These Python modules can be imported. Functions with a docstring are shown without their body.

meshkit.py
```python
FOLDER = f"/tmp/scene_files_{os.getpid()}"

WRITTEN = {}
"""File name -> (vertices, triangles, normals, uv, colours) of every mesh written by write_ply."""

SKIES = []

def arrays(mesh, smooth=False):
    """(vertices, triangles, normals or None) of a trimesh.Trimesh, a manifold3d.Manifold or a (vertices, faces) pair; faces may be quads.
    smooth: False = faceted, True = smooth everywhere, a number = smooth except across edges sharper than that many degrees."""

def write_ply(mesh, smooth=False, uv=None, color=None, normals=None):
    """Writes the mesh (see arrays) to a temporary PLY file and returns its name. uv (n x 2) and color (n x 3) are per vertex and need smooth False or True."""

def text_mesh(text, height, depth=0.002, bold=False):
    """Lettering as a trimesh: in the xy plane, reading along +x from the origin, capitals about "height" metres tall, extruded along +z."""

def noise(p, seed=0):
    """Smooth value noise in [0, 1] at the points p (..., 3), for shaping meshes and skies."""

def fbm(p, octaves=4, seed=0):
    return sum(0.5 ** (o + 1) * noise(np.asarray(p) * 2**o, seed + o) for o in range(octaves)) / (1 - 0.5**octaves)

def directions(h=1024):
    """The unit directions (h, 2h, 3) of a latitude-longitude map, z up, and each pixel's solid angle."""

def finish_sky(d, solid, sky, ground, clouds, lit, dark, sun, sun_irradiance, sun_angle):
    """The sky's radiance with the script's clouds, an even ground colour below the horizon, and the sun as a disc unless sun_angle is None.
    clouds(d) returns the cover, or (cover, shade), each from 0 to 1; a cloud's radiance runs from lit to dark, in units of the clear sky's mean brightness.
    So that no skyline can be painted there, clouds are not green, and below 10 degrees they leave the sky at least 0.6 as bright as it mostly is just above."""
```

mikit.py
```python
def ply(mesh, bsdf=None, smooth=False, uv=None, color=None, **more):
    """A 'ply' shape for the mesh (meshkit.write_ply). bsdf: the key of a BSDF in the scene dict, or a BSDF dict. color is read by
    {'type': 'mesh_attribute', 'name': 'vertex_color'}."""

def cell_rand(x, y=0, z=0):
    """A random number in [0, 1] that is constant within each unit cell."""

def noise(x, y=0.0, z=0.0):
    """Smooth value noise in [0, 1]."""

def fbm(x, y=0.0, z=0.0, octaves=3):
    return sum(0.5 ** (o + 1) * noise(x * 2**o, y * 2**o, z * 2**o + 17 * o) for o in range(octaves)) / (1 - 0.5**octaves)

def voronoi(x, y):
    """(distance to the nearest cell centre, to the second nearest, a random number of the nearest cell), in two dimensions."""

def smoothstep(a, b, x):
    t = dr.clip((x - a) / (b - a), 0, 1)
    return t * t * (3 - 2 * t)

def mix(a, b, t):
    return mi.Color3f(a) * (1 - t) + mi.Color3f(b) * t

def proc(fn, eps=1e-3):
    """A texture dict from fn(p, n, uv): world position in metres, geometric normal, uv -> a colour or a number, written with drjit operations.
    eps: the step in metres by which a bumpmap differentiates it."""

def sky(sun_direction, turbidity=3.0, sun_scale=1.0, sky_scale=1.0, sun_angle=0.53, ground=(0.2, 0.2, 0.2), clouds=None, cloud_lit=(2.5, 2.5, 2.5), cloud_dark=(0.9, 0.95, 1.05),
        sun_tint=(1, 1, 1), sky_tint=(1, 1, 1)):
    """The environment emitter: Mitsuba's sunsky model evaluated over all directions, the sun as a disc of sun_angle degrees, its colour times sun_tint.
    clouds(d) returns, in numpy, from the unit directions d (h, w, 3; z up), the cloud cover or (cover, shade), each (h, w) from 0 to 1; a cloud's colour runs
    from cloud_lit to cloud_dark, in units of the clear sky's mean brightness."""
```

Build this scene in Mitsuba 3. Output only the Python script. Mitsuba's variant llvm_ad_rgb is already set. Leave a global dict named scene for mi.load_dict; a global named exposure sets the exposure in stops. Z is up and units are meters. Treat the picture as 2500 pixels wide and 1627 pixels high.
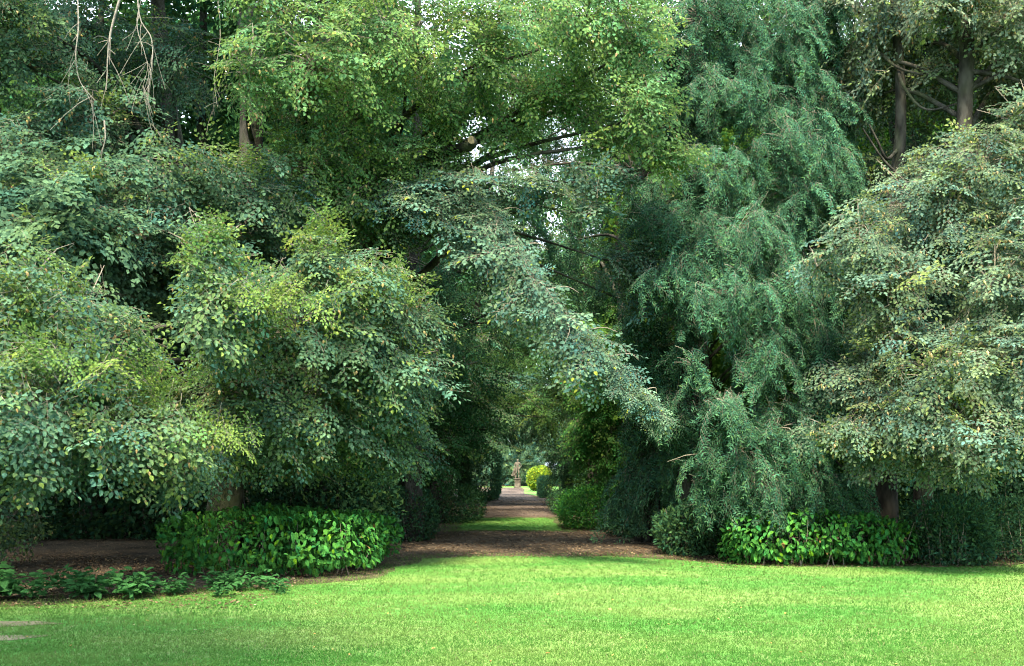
import math
import numpy as np
import trimesh
import manifold3d as m3
import shapely.geometry as sg
import drjit as dr
import mitsuba as mi
import mikit
import meshkit

T = mi.ScalarTransform4f
scene, labels = {}, {}

# ------------------------------------------------------------------ camera, daylight, exposure
scene['camera'] = {
    'type': 'perspective', 'fov': 54.06, 'fov_axis': 'x', 'near_clip': 0.1, 'far_clip': 2000.0,
    'principal_point_offset_y': -0.2069,
    'to_world': T().look_at(origin=[0, 0, 1.7], target=[0, 10, 1.7], up=[0, 0, 1]),
}
SUN = (-0.06, -0.62, 0.76)
scene['daylight'] = mikit.sky(SUN, turbidity=3, sun_scale=0.3, sun_angle=12.0, clouds=lambda d: 1.0,
                              cloud_lit=(1.0, 1.14, 1.36))
exposure = 5.25

# ------------------------------------------------------------------ materials
N, FB, SM, MX = mikit.noise, mikit.fbm, mikit.smoothstep, mikit.mix
VC = {'type': 'mesh_attribute', 'name': 'vertex_color'}


def bark_color(p, n, uv):
    g = FB(p.x * 9, p.y * 9, p.z * 3, 4)
    moss = SM(0.5, 0.72, FB(p.x * 2.3 + 5, p.y * 2.3, p.z * 1.1, 3))
    c = MX((0.020, 0.020, 0.016), (0.072, 0.071, 0.058), SM(0.25, 0.75, g))
    return MX(c, (0.055, 0.075, 0.03), moss * 0.6)


def stem_color(p, n, uv):
    g = N(p.x * 30, p.y * 30, p.z * 30)
    return MX((0.09, 0.08, 0.06), (0.27, 0.25, 0.2), g)


def pale_stem_color(p, n, uv):
    g = N(p.x * 25, p.y * 25, p.z * 25)
    return MX((0.11, 0.105, 0.09), (0.26, 0.25, 0.21), g)


def lawn_color(p, n, uv):
    a = FB(p.x * 0.55, p.y * 0.9, 0.0, 4)
    b = FB(p.x * 5.0, p.y * 7.0, 3.0, 3)
    c = N(p.x * 45, p.y * 45, 9.0)
    g = MX((0.041, 0.127, 0.022), (0.086, 0.158, 0.037), SM(0.32, 0.68, a))
    g = MX(g, (0.14, 0.18, 0.07), SM(0.56, 0.78, b) * 0.4)
    return g * (0.86 + 0.28 * c)


def soil_color(p, n, uv):
    a = FB(p.x * 1.3, p.y * 1.3, 1.0, 4)
    b = N(p.x * 28, p.y * 28, 2.0)
    c = N(p.x * 11, p.y * 11, 4.0)
    g = MX((0.023, 0.019, 0.013), (0.053, 0.043, 0.030), SM(0.3, 0.7, a))
    g = MX(g, (0.17, 0.12, 0.07), SM(0.72, 0.9, b) * 0.7)
    return g * (0.7 + 0.6 * c)


def path_color(p, n, uv):
    a = FB(p.x * 0.9, p.y * 0.4, 1.0, 4)
    b = N(p.x * 20, p.y * 20, 2.0)
    g = MX((0.036, 0.028, 0.022), (0.074, 0.060, 0.049), SM(0.3, 0.7, a))
    return g * (0.75 + 0.5 * b)


def stone_color(p, n, uv):
    a = FB(p.x * 5, p.y * 5, p.z * 5, 4)
    return MX((0.048, 0.043, 0.031), (0.14, 0.127, 0.095), SM(0.3, 0.75, a))


def patch_color(p, n, uv):
    a = FB(p.x * 6, p.y * 6, 2.0, 4)
    return MX((0.085, 0.085, 0.042), (0.16, 0.14, 0.085), a)


def diffuse(fn, rough=0.9, spec=0.2):
    return {'type': 'twosided', 'b': {'type': 'principled', 'base_color': mikit.proc(fn), 'roughness': rough, 'specular': spec}}


scene['bark_material'] = diffuse(bark_color)
scene['stem_material'] = diffuse(stem_color, 0.8)
scene['pale_stem_material'] = diffuse(pale_stem_color, 0.8)
scene['lawn_material'] = diffuse(lawn_color, 0.9)
scene['soil_material'] = diffuse(soil_color)
scene['path_material'] = diffuse(path_color)
scene['stone_material'] = diffuse(stone_color)
scene['patch_material'] = diffuse(patch_color)
scene['leaf_material'] = {'type': 'principledthin', 'base_color': VC, 'roughness': 0.42, 'diff_trans': 0.85, 'eta': 1.45}
scene['needle_material'] = {'type': 'principledthin', 'base_color': VC, 'roughness': 0.7, 'diff_trans': 0.35, 'eta': 1.28}
scene['laurel_material'] = {'type': 'principledthin', 'base_color': VC, 'roughness': 0.17, 'diff_trans': 0.3, 'eta': 1.6}
scene['grass_material'] = {'type': 'principledthin', 'base_color': VC, 'roughness': 0.6, 'diff_trans': 0.8, 'eta': 1.3}
scene['litter_material'] = {'type': 'twosided', 'b': {'type': 'diffuse', 'reflectance': VC}}


# ------------------------------------------------------------------ helpers
def rng_of(*k):
    return np.random.default_rng([11, *k])


def unit(v):
    v = np.asarray(v, float)
    return v / np.maximum(np.linalg.norm(v, axis=-1, keepdims=True), 1e-9)


def numbered(key):
    if key not in scene and key not in labels and not any(k.startswith(key + '__') for k in scene):
        return key
    i = 1
    while True:
        k = f'{key}_{i:03d}'
        if k not in scene and k not in labels and not any(q.startswith(k + '__') for q in scene):
            return k
        i += 1


COUNT = {}


def thing(name, label, cat, group=None):
    key = name if name not in COUNT else f'{name}_{COUNT[name]:03d}'
    COUNT[name] = COUNT.get(name, 0) + 1
    labels[key] = {'label': label, 'category': cat}
    if group:
        labels[key]['group'] = group
    return key


def part(parent, name, shape, **lab):
    base = f'{parent}__{name}'
    key = base if base not in COUNT else f'{base}_{COUNT[base]:03d}'
    COUNT[base] = COUNT.get(base, 0) + 1
    scene[key] = shape
    if lab:
        labels[key] = lab
    return key


def structure(name, mesh, mat, label=None, smooth=False):
    scene[name] = mikit.ply(mesh, mat, smooth=smooth)
    labels[name] = {'kind': 'structure', **({'label': label} if label else {})}


def spline(pts, n):
    pts = np.asarray(pts, float)
    if len(pts) < 3:
        t = np.linspace(0, 1, n)[:, None]
        return pts[0] * (1 - t) + pts[-1] * t
    p = np.vstack([2 * pts[0] - pts[1], pts, 2 * pts[-1] - pts[-2]])
    u = np.linspace(0, len(pts) - 1 - 1e-6, n)
    i = u.astype(int)
    t = (u - i)[:, None]
    a, b, c, d = p[i], p[i + 1], p[i + 2], p[i + 3]
    return 0.5 * (2 * b + (c - a) * t + (2 * a - 5 * b + 4 * c - d) * t**2 + (3 * b - a - 3 * c + d) * t**3)


def tube(path, radii, sides=8, lump=0.0, seed=0, flare=0.0):
    """A tapering closed tube along a path, as (vertices, triangles)."""
    p = np.asarray(path, float)
    r = np.asarray(radii, float) * np.ones(len(p))
    t = unit(np.gradient(p, axis=0))
    ref = np.array([0.31, 0.17, 0.0]) if abs(t[0, 2]) > 0.6 else np.array([0, 0, 1.0])
    a = unit(np.cross(t, ref))
    b = np.cross(t, a)
    ang = np.arange(sides) * 2 * np.pi / sides
    rr = r[:, None] * np.ones(sides)
    if lump:
        q = p[:, None] + r[:, None, None] * (np.cos(ang)[None, :, None] * a[:, None] + np.sin(ang)[None, :, None] * b[:, None])
        rr = rr * (1 + lump * (meshkit.fbm(q * [2.2, 2.2, 0.8], 3, seed) - 0.5) * 2)
    if flare:
        k = np.exp(-(p[:, 2] - p[0, 2]) / 0.35)[:, None]
        rr = rr * (1 + flare * k * (0.7 + 0.5 * np.sin(ang * 5 + seed)[None]))
    v = p[:, None] + rr[..., None] * (np.cos(ang)[None, :, None] * a[:, None] + np.sin(ang)[None, :, None] * b[:, None])
    m = len(p)
    i, j = np.meshgrid(np.arange(m - 1), np.arange(sides), indexing='ij')
    q = np.stack([i * sides + j, i * sides + (j + 1) % sides, (i + 1) * sides + (j + 1) % sides, (i + 1) * sides + j], -1).reshape(-1, 4)
    f = np.vstack([q[:, [0, 1, 2]], q[:, [0, 2, 3]]])
    v = np.vstack([v.reshape(-1, 3), p[:1], p[-1:]])
    k = np.arange(sides)
    e = (m - 1) * sides
    f = np.vstack([f, np.stack([k * 0 + m * sides, (k + 1) % sides, k], 1), np.stack([k * 0 + m * sides + 1, e + k, e + (k + 1) % sides], 1)])
    return v, f


def join(meshes):
    vs, fs, at = [], [], 0
    for v, f in meshes:
        vs.append(v)
        fs.append(np.asarray(f) + at)
        at += len(v)
    return np.vstack(vs), np.vstack(fs)


def cones(p0, p1, r):
    """Many thin three-sided cones (twigs) at once."""
    p0, p1 = np.asarray(p0), np.asarray(p1)
    r = np.broadcast_to(r, (len(p0),))[:, None]
    t = unit(p1 - p0)
    a = unit(np.cross(t, np.where(np.abs(t[:, 2:]) < 0.9, [[0, 0, 1.0]], [[1.0, 0, 0]])))
    b = np.cross(t, a)
    v = np.stack([p0 + a * r, p0 - 0.5 * a * r + 0.87 * b * r, p0 - 0.5 * a * r - 0.87 * b * r, p1], 1)
    k = np.arange(len(p0))[:, None] * 4
    f = np.stack([k + [0, 1, 3], k + [1, 2, 3], k + [2, 0, 3]], 1).reshape(-1, 3)
    return v.reshape(-1, 3), f


def prisms(p0, p1, r0, r1):
    """Many open three-sided prisms at once."""
    p0, p1 = np.asarray(p0), np.asarray(p1)
    r0, r1 = (np.broadcast_to(r, (len(p0),))[:, None] for r in (r0, r1))
    t = unit(p1 - p0)
    a = unit(np.cross(t, np.where(np.abs(t[:, 2:]) < 0.9, [[0, 0, 1.0]], [[1.0, 0, 0]])))
    b = np.cross(t, a)
    v = np.stack([p0 + a * r0, p0 + (-0.5 * a + 0.87 * b) * r0, p0 + (-0.5 * a - 0.87 * b) * r0,
                  p1 + a * r1, p1 + (-0.5 * a + 0.87 * b) * r1, p1 + (-0.5 * a - 0.87 * b) * r1], 1)
    k = np.arange(len(p0))[:, None] * 6
    f = np.concatenate([np.stack([k + [i, j, j + 3], k + [i, j + 3, i + 3]], 1) for i, j in ((0, 1), (1, 2), (2, 0))], 1).reshape(-1, 3)
    return v.reshape(-1, 3), f


# a leaf, folded along its midrib: 6 corners, 4 triangles; a blade: 4 corners, 2 triangles; a laurel leaf: 11 corners, 16 triangles
def leaf_mesh(pos, d, n, length, width, color, kind='leaf'):
    """All leaves at once: base points, directions, normals, lengths, widths and colours -> vertices, triangles, vertex colours."""
    pos, d = np.asarray(pos), unit(d)
    s = unit(np.cross(n, d))
    n = np.cross(d, s)
    L, W = np.asarray(length)[:, None], np.asarray(width)[:, None]
    if kind == 'blade':
        shape = [(0, 0, 0), (0.4, 0.5, 0.0), (1, 0, -0.1), (0.4, -0.5, 0.0)]
        tri = [[0, 1, 2], [0, 2, 3]]
    elif kind == 'leaf':
        shape = [(0, 0, 0), (0.3, 0.46, 0.10), (0.68, 0.40, 0.06), (1, 0, -0.10), (0.3, -0.46, 0.10), (0.68, -0.40, 0.06)]
        tri = [[0, 2, 1], [0, 3, 2], [0, 4, 5], [0, 5, 3]]
    else:
        shape = [(0, 0, 0)]
        for x, w, h in ((0.2, 0.36, 0.03), (0.5, 0.5, 0.03), (0.8, 0.34, -0.04)):
            shape += [(x, w, h + 0.05), (x, 0, h), (x, -w, h + 0.05)]
        shape += [(1, 0, -0.14)]
        tri = [[0, 2, 1], [0, 3, 2], [10, 7, 8], [10, 8, 9]]
        for r in (1, 4):
            for c in (0, 1):
                tri += [[r + c, r + c + 1, r + c + 4], [r + c, r + c + 4, r + c + 3]]
    v = np.stack([pos + d * L * x + s * W * y + n * L * z for x, y, z in shape], 1)
    k = len(shape)
    f = (np.arange(len(pos))[:, None, None] * k + np.array(tri)[None]).reshape(-1, 3)
    return v.reshape(-1, 3), f, np.repeat(np.asarray(color), k, axis=0)


# ------------------------------------------------------------------ sprays: one leafy shoot, in its own frame (x along, y across, z up)
def broadleaf_spray(seed, length=0.9, sides=12, leaf=0.073, gap=0.054):
    g = rng_of(1, seed)
    pos, d, n, ln, young, t0, t1, tr = [], [], [], [], [], [], [], []
    droop = g.uniform(0.1, 0.3)

    def axis(t):
        return np.array([length * t, 0.05 * math.sin(3 * t + seed), -droop * length * t * t])

    for k in range(4):
        t0.append(axis(k / 4)); t1.append(axis((k + 1) / 4)); tr.append(0.006 * (1 - k / 5))
    side = 1

    def put(p, along, s, size, yg):
        a = s * g.uniform(0.55, 1.05)
        c, sn = math.cos(a), math.sin(a)
        q = np.array([along[0] * c - along[1] * sn, along[0] * sn + along[1] * c, along[2] + g.normal(0, 0.22)])
        pos.append(p); d.append(q); n.append(np.array([g.normal(0, 0.32), g.normal(0, 0.32), 1.0])); ln.append(size * g.uniform(0.75, 1.2)); young.append(yg)

    for k in range(sides):
        t = 0.10 + 0.85 * k / sides + g.normal(0, 0.015)
        side = -side
        ang = side * g.uniform(0.65, 1.0)
        ll = length * 0.46 * (1 - 0.62 * t) * g.uniform(0.65, 1.15)
        p = axis(t)
        al = np.array([math.cos(ang), math.sin(ang), g.uniform(-0.35, 0.12)])
        m = max(2, int(ll / gap))
        t0.append(p); t1.append(p + al * ll); tr.append(0.003)
        s = 1
        for q in range(1, m + 1):
            s = -s
            put(p + al * ll * q / m + [0, 0, -0.12 * (ll * q / m) ** 2], al, s if q < m else 0.15 * s, leaf, 1.0 if q == m else 0.0)
    for k in range(9):
        t = 0.3 + 0.7 * k / 8
        put(axis(t), unit(axis(t) - axis(t - 0.1)), (-1) ** k if k < 8 else 0.1, leaf, 2.0 if k > 6 else 0.0)
    return dict(pos=np.array(pos), d=unit(d), n=unit(n), ln=np.array(ln), young=np.array(young), t0=np.array(t0), t1=np.array(t1), tr=np.array(tr), aspect=0.66, kind='leaf', nt=4)


def frond_spray(seed, length=0.95, sides=18, leaf=0.072, gap=0.046, hang=0.9):
    """A drooping conifer frond: the axis arches over, side shoots hang from it, both set with short flat needles tufts."""
    g = rng_of(2, seed)
    pos, d, n, ln, young, t0, t1, tr = [], [], [], [], [], [], [], []

    def axis(t):
        return np.array([length * (t - 0.30 * t * t), 0.04 * math.sin(4 * t + seed), -hang * length * 0.75 * t ** 1.8])

    for k in range(4):
        t0.append(axis(k / 4)); t1.append(axis((k + 1) / 4)); tr.append(0.006 * (1 - k / 5))
    for k in range(sides + 1):
        t = 0.08 + 0.9 * k / sides
        p = axis(t)
        ax = unit(axis(t + 0.02) - axis(t - 0.02))
        sd = (-1) ** k * g.uniform(0.35, 0.9)
        if k == sides:
            sd = 0
        al = unit(ax * 0.8 + np.array([0, sd, -hang * g.uniform(0.25, 0.8)]))
        ll = length * 0.36 * (1 - 0.6 * t) * g.uniform(0.6, 1.3)
        m = max(3, int(ll / gap))
        t0.append(p); t1.append(p + al * ll); tr.append(0.0025)
        across = unit(np.cross(al, [0.2 * g.normal(), 0.2 * g.normal(), 1.0]))
        for q in range(m):
            b = p + al * ll * (q + 0.5) / m
            for s in (-1, 1):
                pos.append(b); d.append(al * 0.75 + across * s * 0.75 + g.normal(0, 0.12, 3)); n.append(np.cross(across, al) + g.normal(0, 0.25, 3)); ln.append(leaf * g.uniform(0.7, 1.25)); young.append(1.0 if q == m - 1 else 0.0)
    return dict(pos=np.array(pos), d=unit(d), n=unit(n), ln=np.array(ln), young=np.array(young), t0=np.array(t0), t1=np.array(t1), tr=np.array(tr), aspect=0.30, kind='blade', nt=4)


BROAD = [broadleaf_spray(k) for k in range(7)]
SMALL = [broadleaf_spray(20 + k, 0.75, 12, 0.068, 0.048) for k in range(6)]
COARSE = [broadleaf_spray(40 + k, 1.5, 9, 0.19, 0.14) for k in range(5)]
MEDIUM = [broadleaf_spray(60 + k, 1.1, 10, 0.115, 0.085) for k in range(5)]
for s_ in COARSE + MEDIUM:
    s_['kind'] = 'blade'; s_['aspect'] = 0.8
SPARSE = [broadleaf_spray(80 + k, 0.85, 11, 0.082, 0.060) for k in range(6)]
for s_ in SPARSE:
    s_['kind'] = 'blade'; s_['aspect'] = 0.8
FROND = [frond_spray(k) for k in range(6)]
DARK_FROND = [frond_spray(30 + k, 1.2, 14, 0.10, 0.07, 0.75) for k in range(5)]


class Foliage:
    """Collects sprays; then gives all their leaves and twigs as arrays."""

    def __init__(self, seed):
        self.g = rng_of(3, seed)
        self.items = {}

    def add(self, kit, base, fwd, up, scale, light=None, fresh=None):
        """Sprays of a random template of the kit at the base points."""
        light = np.zeros((len(base), 3)) if light is None else light
        fresh = np.zeros(len(base)) if fresh is None else fresh
        which = self.g.integers(0, len(kit), len(base))
        for w in range(len(kit)):
            m = which == w
            if m.any():
                self.items.setdefault(id(kit[w]), [kit[w], []])[1].append((base[m], fwd[m], up[m], scale[m], light[m], fresh[m]))

    def arrays(self):
        P_, D_, N_, L_, W_, Y_, C_, F_ = [], [], [], [], [], [], [], []
        T0, T1, TR = [], [], []
        at = 0
        for tpl, chunks in self.items.values():
            b, f, u, s, lt, fr = (np.concatenate([c[i] for c in chunks]) for i in range(6))
            f = unit(f)
            y = unit(np.cross(u, f))
            z = np.cross(f, y)
            R = np.stack([f, y, z], 2)

            def pt(a):
                return (b[:, None] + np.einsum('kij,nj->kni', R, a) * s[:, None, None]).reshape(-1, 3)

            def vec(a):
                return np.einsum('kij,nj->kni', R, a).reshape(-1, 3)

            k, m = len(b), len(tpl['pos'])
            P_.append(pt(tpl['pos'])); D_.append(vec(tpl['d'])); N_.append(unit(vec(tpl['n']) + np.repeat(lt, len(tpl['n']), axis=0)))
            ln = (tpl['ln'][None] * s[:, None]).reshape(-1)
            L_.append(ln); W_.append(ln * tpl['aspect']); Y_.append(np.tile(tpl['young'], k)); C_.append(np.repeat(np.arange(k) + at, m))
            at += k
            F_.append(np.repeat(fr, m))
            T0.append(pt(tpl['t0'])); T1.append(pt(tpl['t1'])); TR.append((tpl['tr'][None] * s[:, None]).reshape(-1))
        self.kind = next(iter(self.items.values()))[0]['kind']
        self.P, self.D, self.N, self.L, self.W, self.Y, self.C, self.F = (np.concatenate(x) for x in (P_, D_, N_, L_, W_, Y_, C_, F_))
        self.T0, self.T1, self.TR = (np.concatenate(x) for x in (T0, T1, TR))
        # leaves hang a little under their own weight
        self.D = unit(self.D + [0, 0, -0.08])
        return self


def tint(g, n, spray, base, vary=0.22, hue=0.07):
    """Leaf colours: each spray and each leaf a little lighter, darker, yellower or bluer."""
    ns = spray.max() + 1
    a = np.exp(g.normal(0, vary * 1.1, ns))[spray] * np.exp(g.normal(0, vary * 0.6, n))
    h = g.normal(0, hue, ns)[spray] + g.normal(0, hue * 0.6, n)
    c = np.asarray(base)[None] * a[:, None]
    return c * np.stack([1 + h * 1.6, 1 + h * 0.35, 1 - h * 1.2], 1).clip(0.3, 2.0)


def sphere_dirs(g, n):
    return unit(g.normal(0, 1, (n, 3)))


def fill(fol, clumps, kit, density, scale=(0.8, 1.2), axis=(0, 0), droop=0.35, inner=0.3, face=0.5, spread=0.45, tips=0.12, cull=True, lay=0.0, turn=0.45, rough=0.26, reach=1.04, thin=0.34):
    """Sprays over the surface (and some in the body) of ellipsoid clumps (x, y, z, rx, ry, rz): pointing away from the trunk's axis, drooping; 'tips' is the share that grows upward."""
    g = fol.g
    E_ = np.array(clumps, float)
    bases, centres = [], []
    for i, (x, y, z, rx, ry, rz) in enumerate(E_):
        area = 4 * math.pi * ((rx * ry) ** 1.6 / 3 + (rx * rz) ** 1.6 / 3 + (ry * rz) ** 1.6 / 3) ** (1 / 1.6)
        n = max(4, int(area * density))
        dirs = sphere_dirs(g, n)
        keep = (dirs[:, 1] < 0.35) | (g.random(n) < 0.45)
        dirs = dirs[keep] if cull else dirs
        u = np.where(g.random(len(dirs)) < inner, g.uniform(0.25, 0.75, len(dirs)), g.uniform(0.8, reach, len(dirs)))
        # an uneven outline, with hollows
        u = u * (1 + rough * 2 * (meshkit.fbm(dirs * 1.6 + [x, y, z], 3, 5) - 0.5))
        p = np.array([x, y, z]) + dirs * u[:, None] * [rx, ry, rz]
        ok = (meshkit.fbm(p * 1.15, 2, 9) > thin) | (u < 0.6)
        for j, e in enumerate(E_):
            if j != i:
                ok &= (((p - e[:3]) / e[3:]) ** 2).sum(1) > 0.45
        ok &= p[:, 2] > 0.25
        p, dirs = p[ok], dirs[ok]
        if not len(p):
            continue
        nrm = unit(dirs / [rx, ry, rz])
        away = np.column_stack([p[:, 0] - axis[0], p[:, 1] - axis[1], np.zeros(len(p))])
        away = unit(away)
        f = nrm * [0.6, 0.6, 0.3] + 0.55 * away + g.normal(0, spread, (len(p), 3)) * [1, 1, 0.4]
        f[:, 2] -= droop * g.uniform(0.5, 1.5, len(p)) * np.where(nrm[:, 2] < -0.25, 2.0, 1.0)
        up_shoot = g.random(len(p)) < tips * (nrm[:, 2] > 0.1)
        f[up_shoot, 2] = g.uniform(0.4, 1.3, up_shoot.sum())
        f = unit(f)
        upv = np.array([0, 0, 1.0]) + face * nrm + g.normal(0, 0.28, (len(p), 3))
        upv = upv * (1 - lay) + np.array([0, 0, 1.0]) * lay
        s = g.uniform(*scale, len(p))
        ext = kit[0]['t1'][:4].max(0)[0]
        b = p - f * (ext * 0.7 * s)[:, None]
        fol.add(kit, b, f, upv, s, turn * (nrm * 0.7 + away * 0.4 + [0, 0, 0.25]), up_shoot.astype(float))
        bases.append(b); centres.append(np.repeat([[x, y, z]], len(b), 0))
    return (np.concatenate(bases), np.concatenate(centres)) if bases else (np.zeros((0, 3)), np.zeros((0, 3)))


def branch_tubes(g, start, end, r0, r1, sag=0.12, seg=3):
    """Many curved thin branches at once."""
    start, end = np.asarray(start), np.asarray(end)
    ln = np.linalg.norm(end - start, axis=1)[:, None]
    mid = (start + end) / 2 + g.normal(0, 0.08, start.shape) * ln + [0, 0, 1.0] * ln * sag
    out, last = [], start
    for k in range(1, seg + 1):
        t = k / seg
        q = (1 - t) ** 2 * start + 2 * t * (1 - t) * mid + t * t * end
        out.append(prisms(last, q, r0 + (r1 - r0) * (k - 1) / seg, r0 + (r1 - r0) * k / seg))
        last = q
    return join(out)


TRIS = {}


def emit_instances(key, name, fol, base, mat, g, vary=0.2, hue=0.07):
    """The foliage as copies of a few sprays: each spray kind in two tints is a shape group, every spray an instance of it."""
    n = 0
    for q, (tpl, chunks) in enumerate(fol.items.values()):
        b, f, u, s = (np.concatenate([c[i] for c in chunks]) for i in range(4))
        f = unit(f)
        y = unit(np.cross(u, f))
        z = np.cross(f, y)
        ids = []
        for w in range(2):
            m = len(tpl['pos'])
            col = tint(g, m, g.integers(0, 8, m), np.asarray(base) * (0.85 + 0.3 * w), vary, hue)
            tip = (tpl['young'] > 0)[:, None]
            col = np.where(tip, col * [1.5, 1.45, 1.3], col)
            v, fc, c = leaf_mesh(tpl['pos'], tpl['d'], tpl['n'], tpl['ln'], tpl['ln'] * tpl['aspect'], col, tpl['kind'])
            gid = f'{key}_spray_{q * 2 + w:03d}'
            scene[gid] = {'type': 'shapegroup', 'leaves': mikit.ply((v, fc), mat, color=c.clip(0, 1))}
            ids.append(gid)
        for k in range(len(b)):
            m4 = np.eye(4)
            m4[:3, 0], m4[:3, 1], m4[:3, 2], m4[:3, 3] = f[k] * s[k], y[k] * s[k], z[k] * s[k], b[k]
            n += 1
            scene[f'{key}__{name}__{n:04d}'] = {'type': 'instance', 'to_world': T(m4.tolist()), 'group': {'type': 'ref', 'id': ids[k % 2]}}
    labels[f'{key}__{name}'] = {'kind': 'stuff'}


def emit_leaves(key, name, fol, colors, mat, single=0, single_name='leaf', eye=np.array([0, 0, 1.7])):
    """The foliage as one part, and the leaves that show largest as parts of their own."""
    rest = np.ones(len(fol.P), bool)
    if single:
        q = fol.P - eye
        tz = (q[:, 2]) / q[:, 1]
        inside = (q[:, 1] > 2) & (np.abs(q[:, 0] / q[:, 1]) < 0.5) & (tz > -0.22) & (tz < 0.46)
        face = np.abs((unit(fol.N) * unit(q)).sum(1))
        size = np.where(inside, fol.L * fol.W / (q ** 2).sum(1) * (0.3 + face), 0)
        big = np.argsort(-size)[:single]
        rest[big] = False
        for i in big:
            v, f, c = leaf_mesh(fol.P[i:i + 1], fol.D[i:i + 1], fol.N[i:i + 1], fol.L[i:i + 1], fol.W[i:i + 1], colors[i:i + 1], fol.kind)
            part(key, single_name, mikit.ply((v, f), mat, color=c.clip(0, 1)))
    v, f, c = leaf_mesh(fol.P[rest], fol.D[rest], fol.N[rest], fol.L[rest], fol.W[rest], colors[rest], fol.kind)
    TRIS[key + name] = len(f)
    part(key, name, mikit.ply((v, f), mat, color=c.clip(0, 1)), kind='stuff')


def seed_clusters(key, g, fol, share, color):
    """Papery seed clusters hanging under the leaves."""
    m = np.nonzero(g.random(len(fol.P)) < share)[0]
    p = fol.P[m] + [0, 0, -0.02]
    a = np.array([[0, 0, 0], [0.35, 0, -0.4], [-0.18, 0.3, -0.4], [-0.18, -0.3, -0.4], [0, 0, -1.0]])
    s = g.uniform(0.045, 0.075, len(m))[:, None, None]
    v = p[:, None] + a[None] * s + (np.abs(a[None, :, 2:]) * g.normal(0, 0.25, (len(m), 1, 3))) * s
    tri = np.array([[0, 1, 2], [0, 2, 3], [0, 3, 1], [4, 2, 1], [4, 3, 2], [4, 1, 3]])
    f = (np.arange(len(m))[:, None, None] * 5 + tri).reshape(-1, 3)
    c = np.asarray(color)[None] * np.exp(g.normal(0, 0.25, (len(m), 1))) * np.exp(g.normal(0, 0.06, (len(m), 3)))
    part(key, 'seed_clusters', mikit.ply((v.reshape(-1, 3), f), 'leaf_material', color=np.repeat(c, 5, axis=0).clip(0, 1)), kind='stuff')


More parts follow.
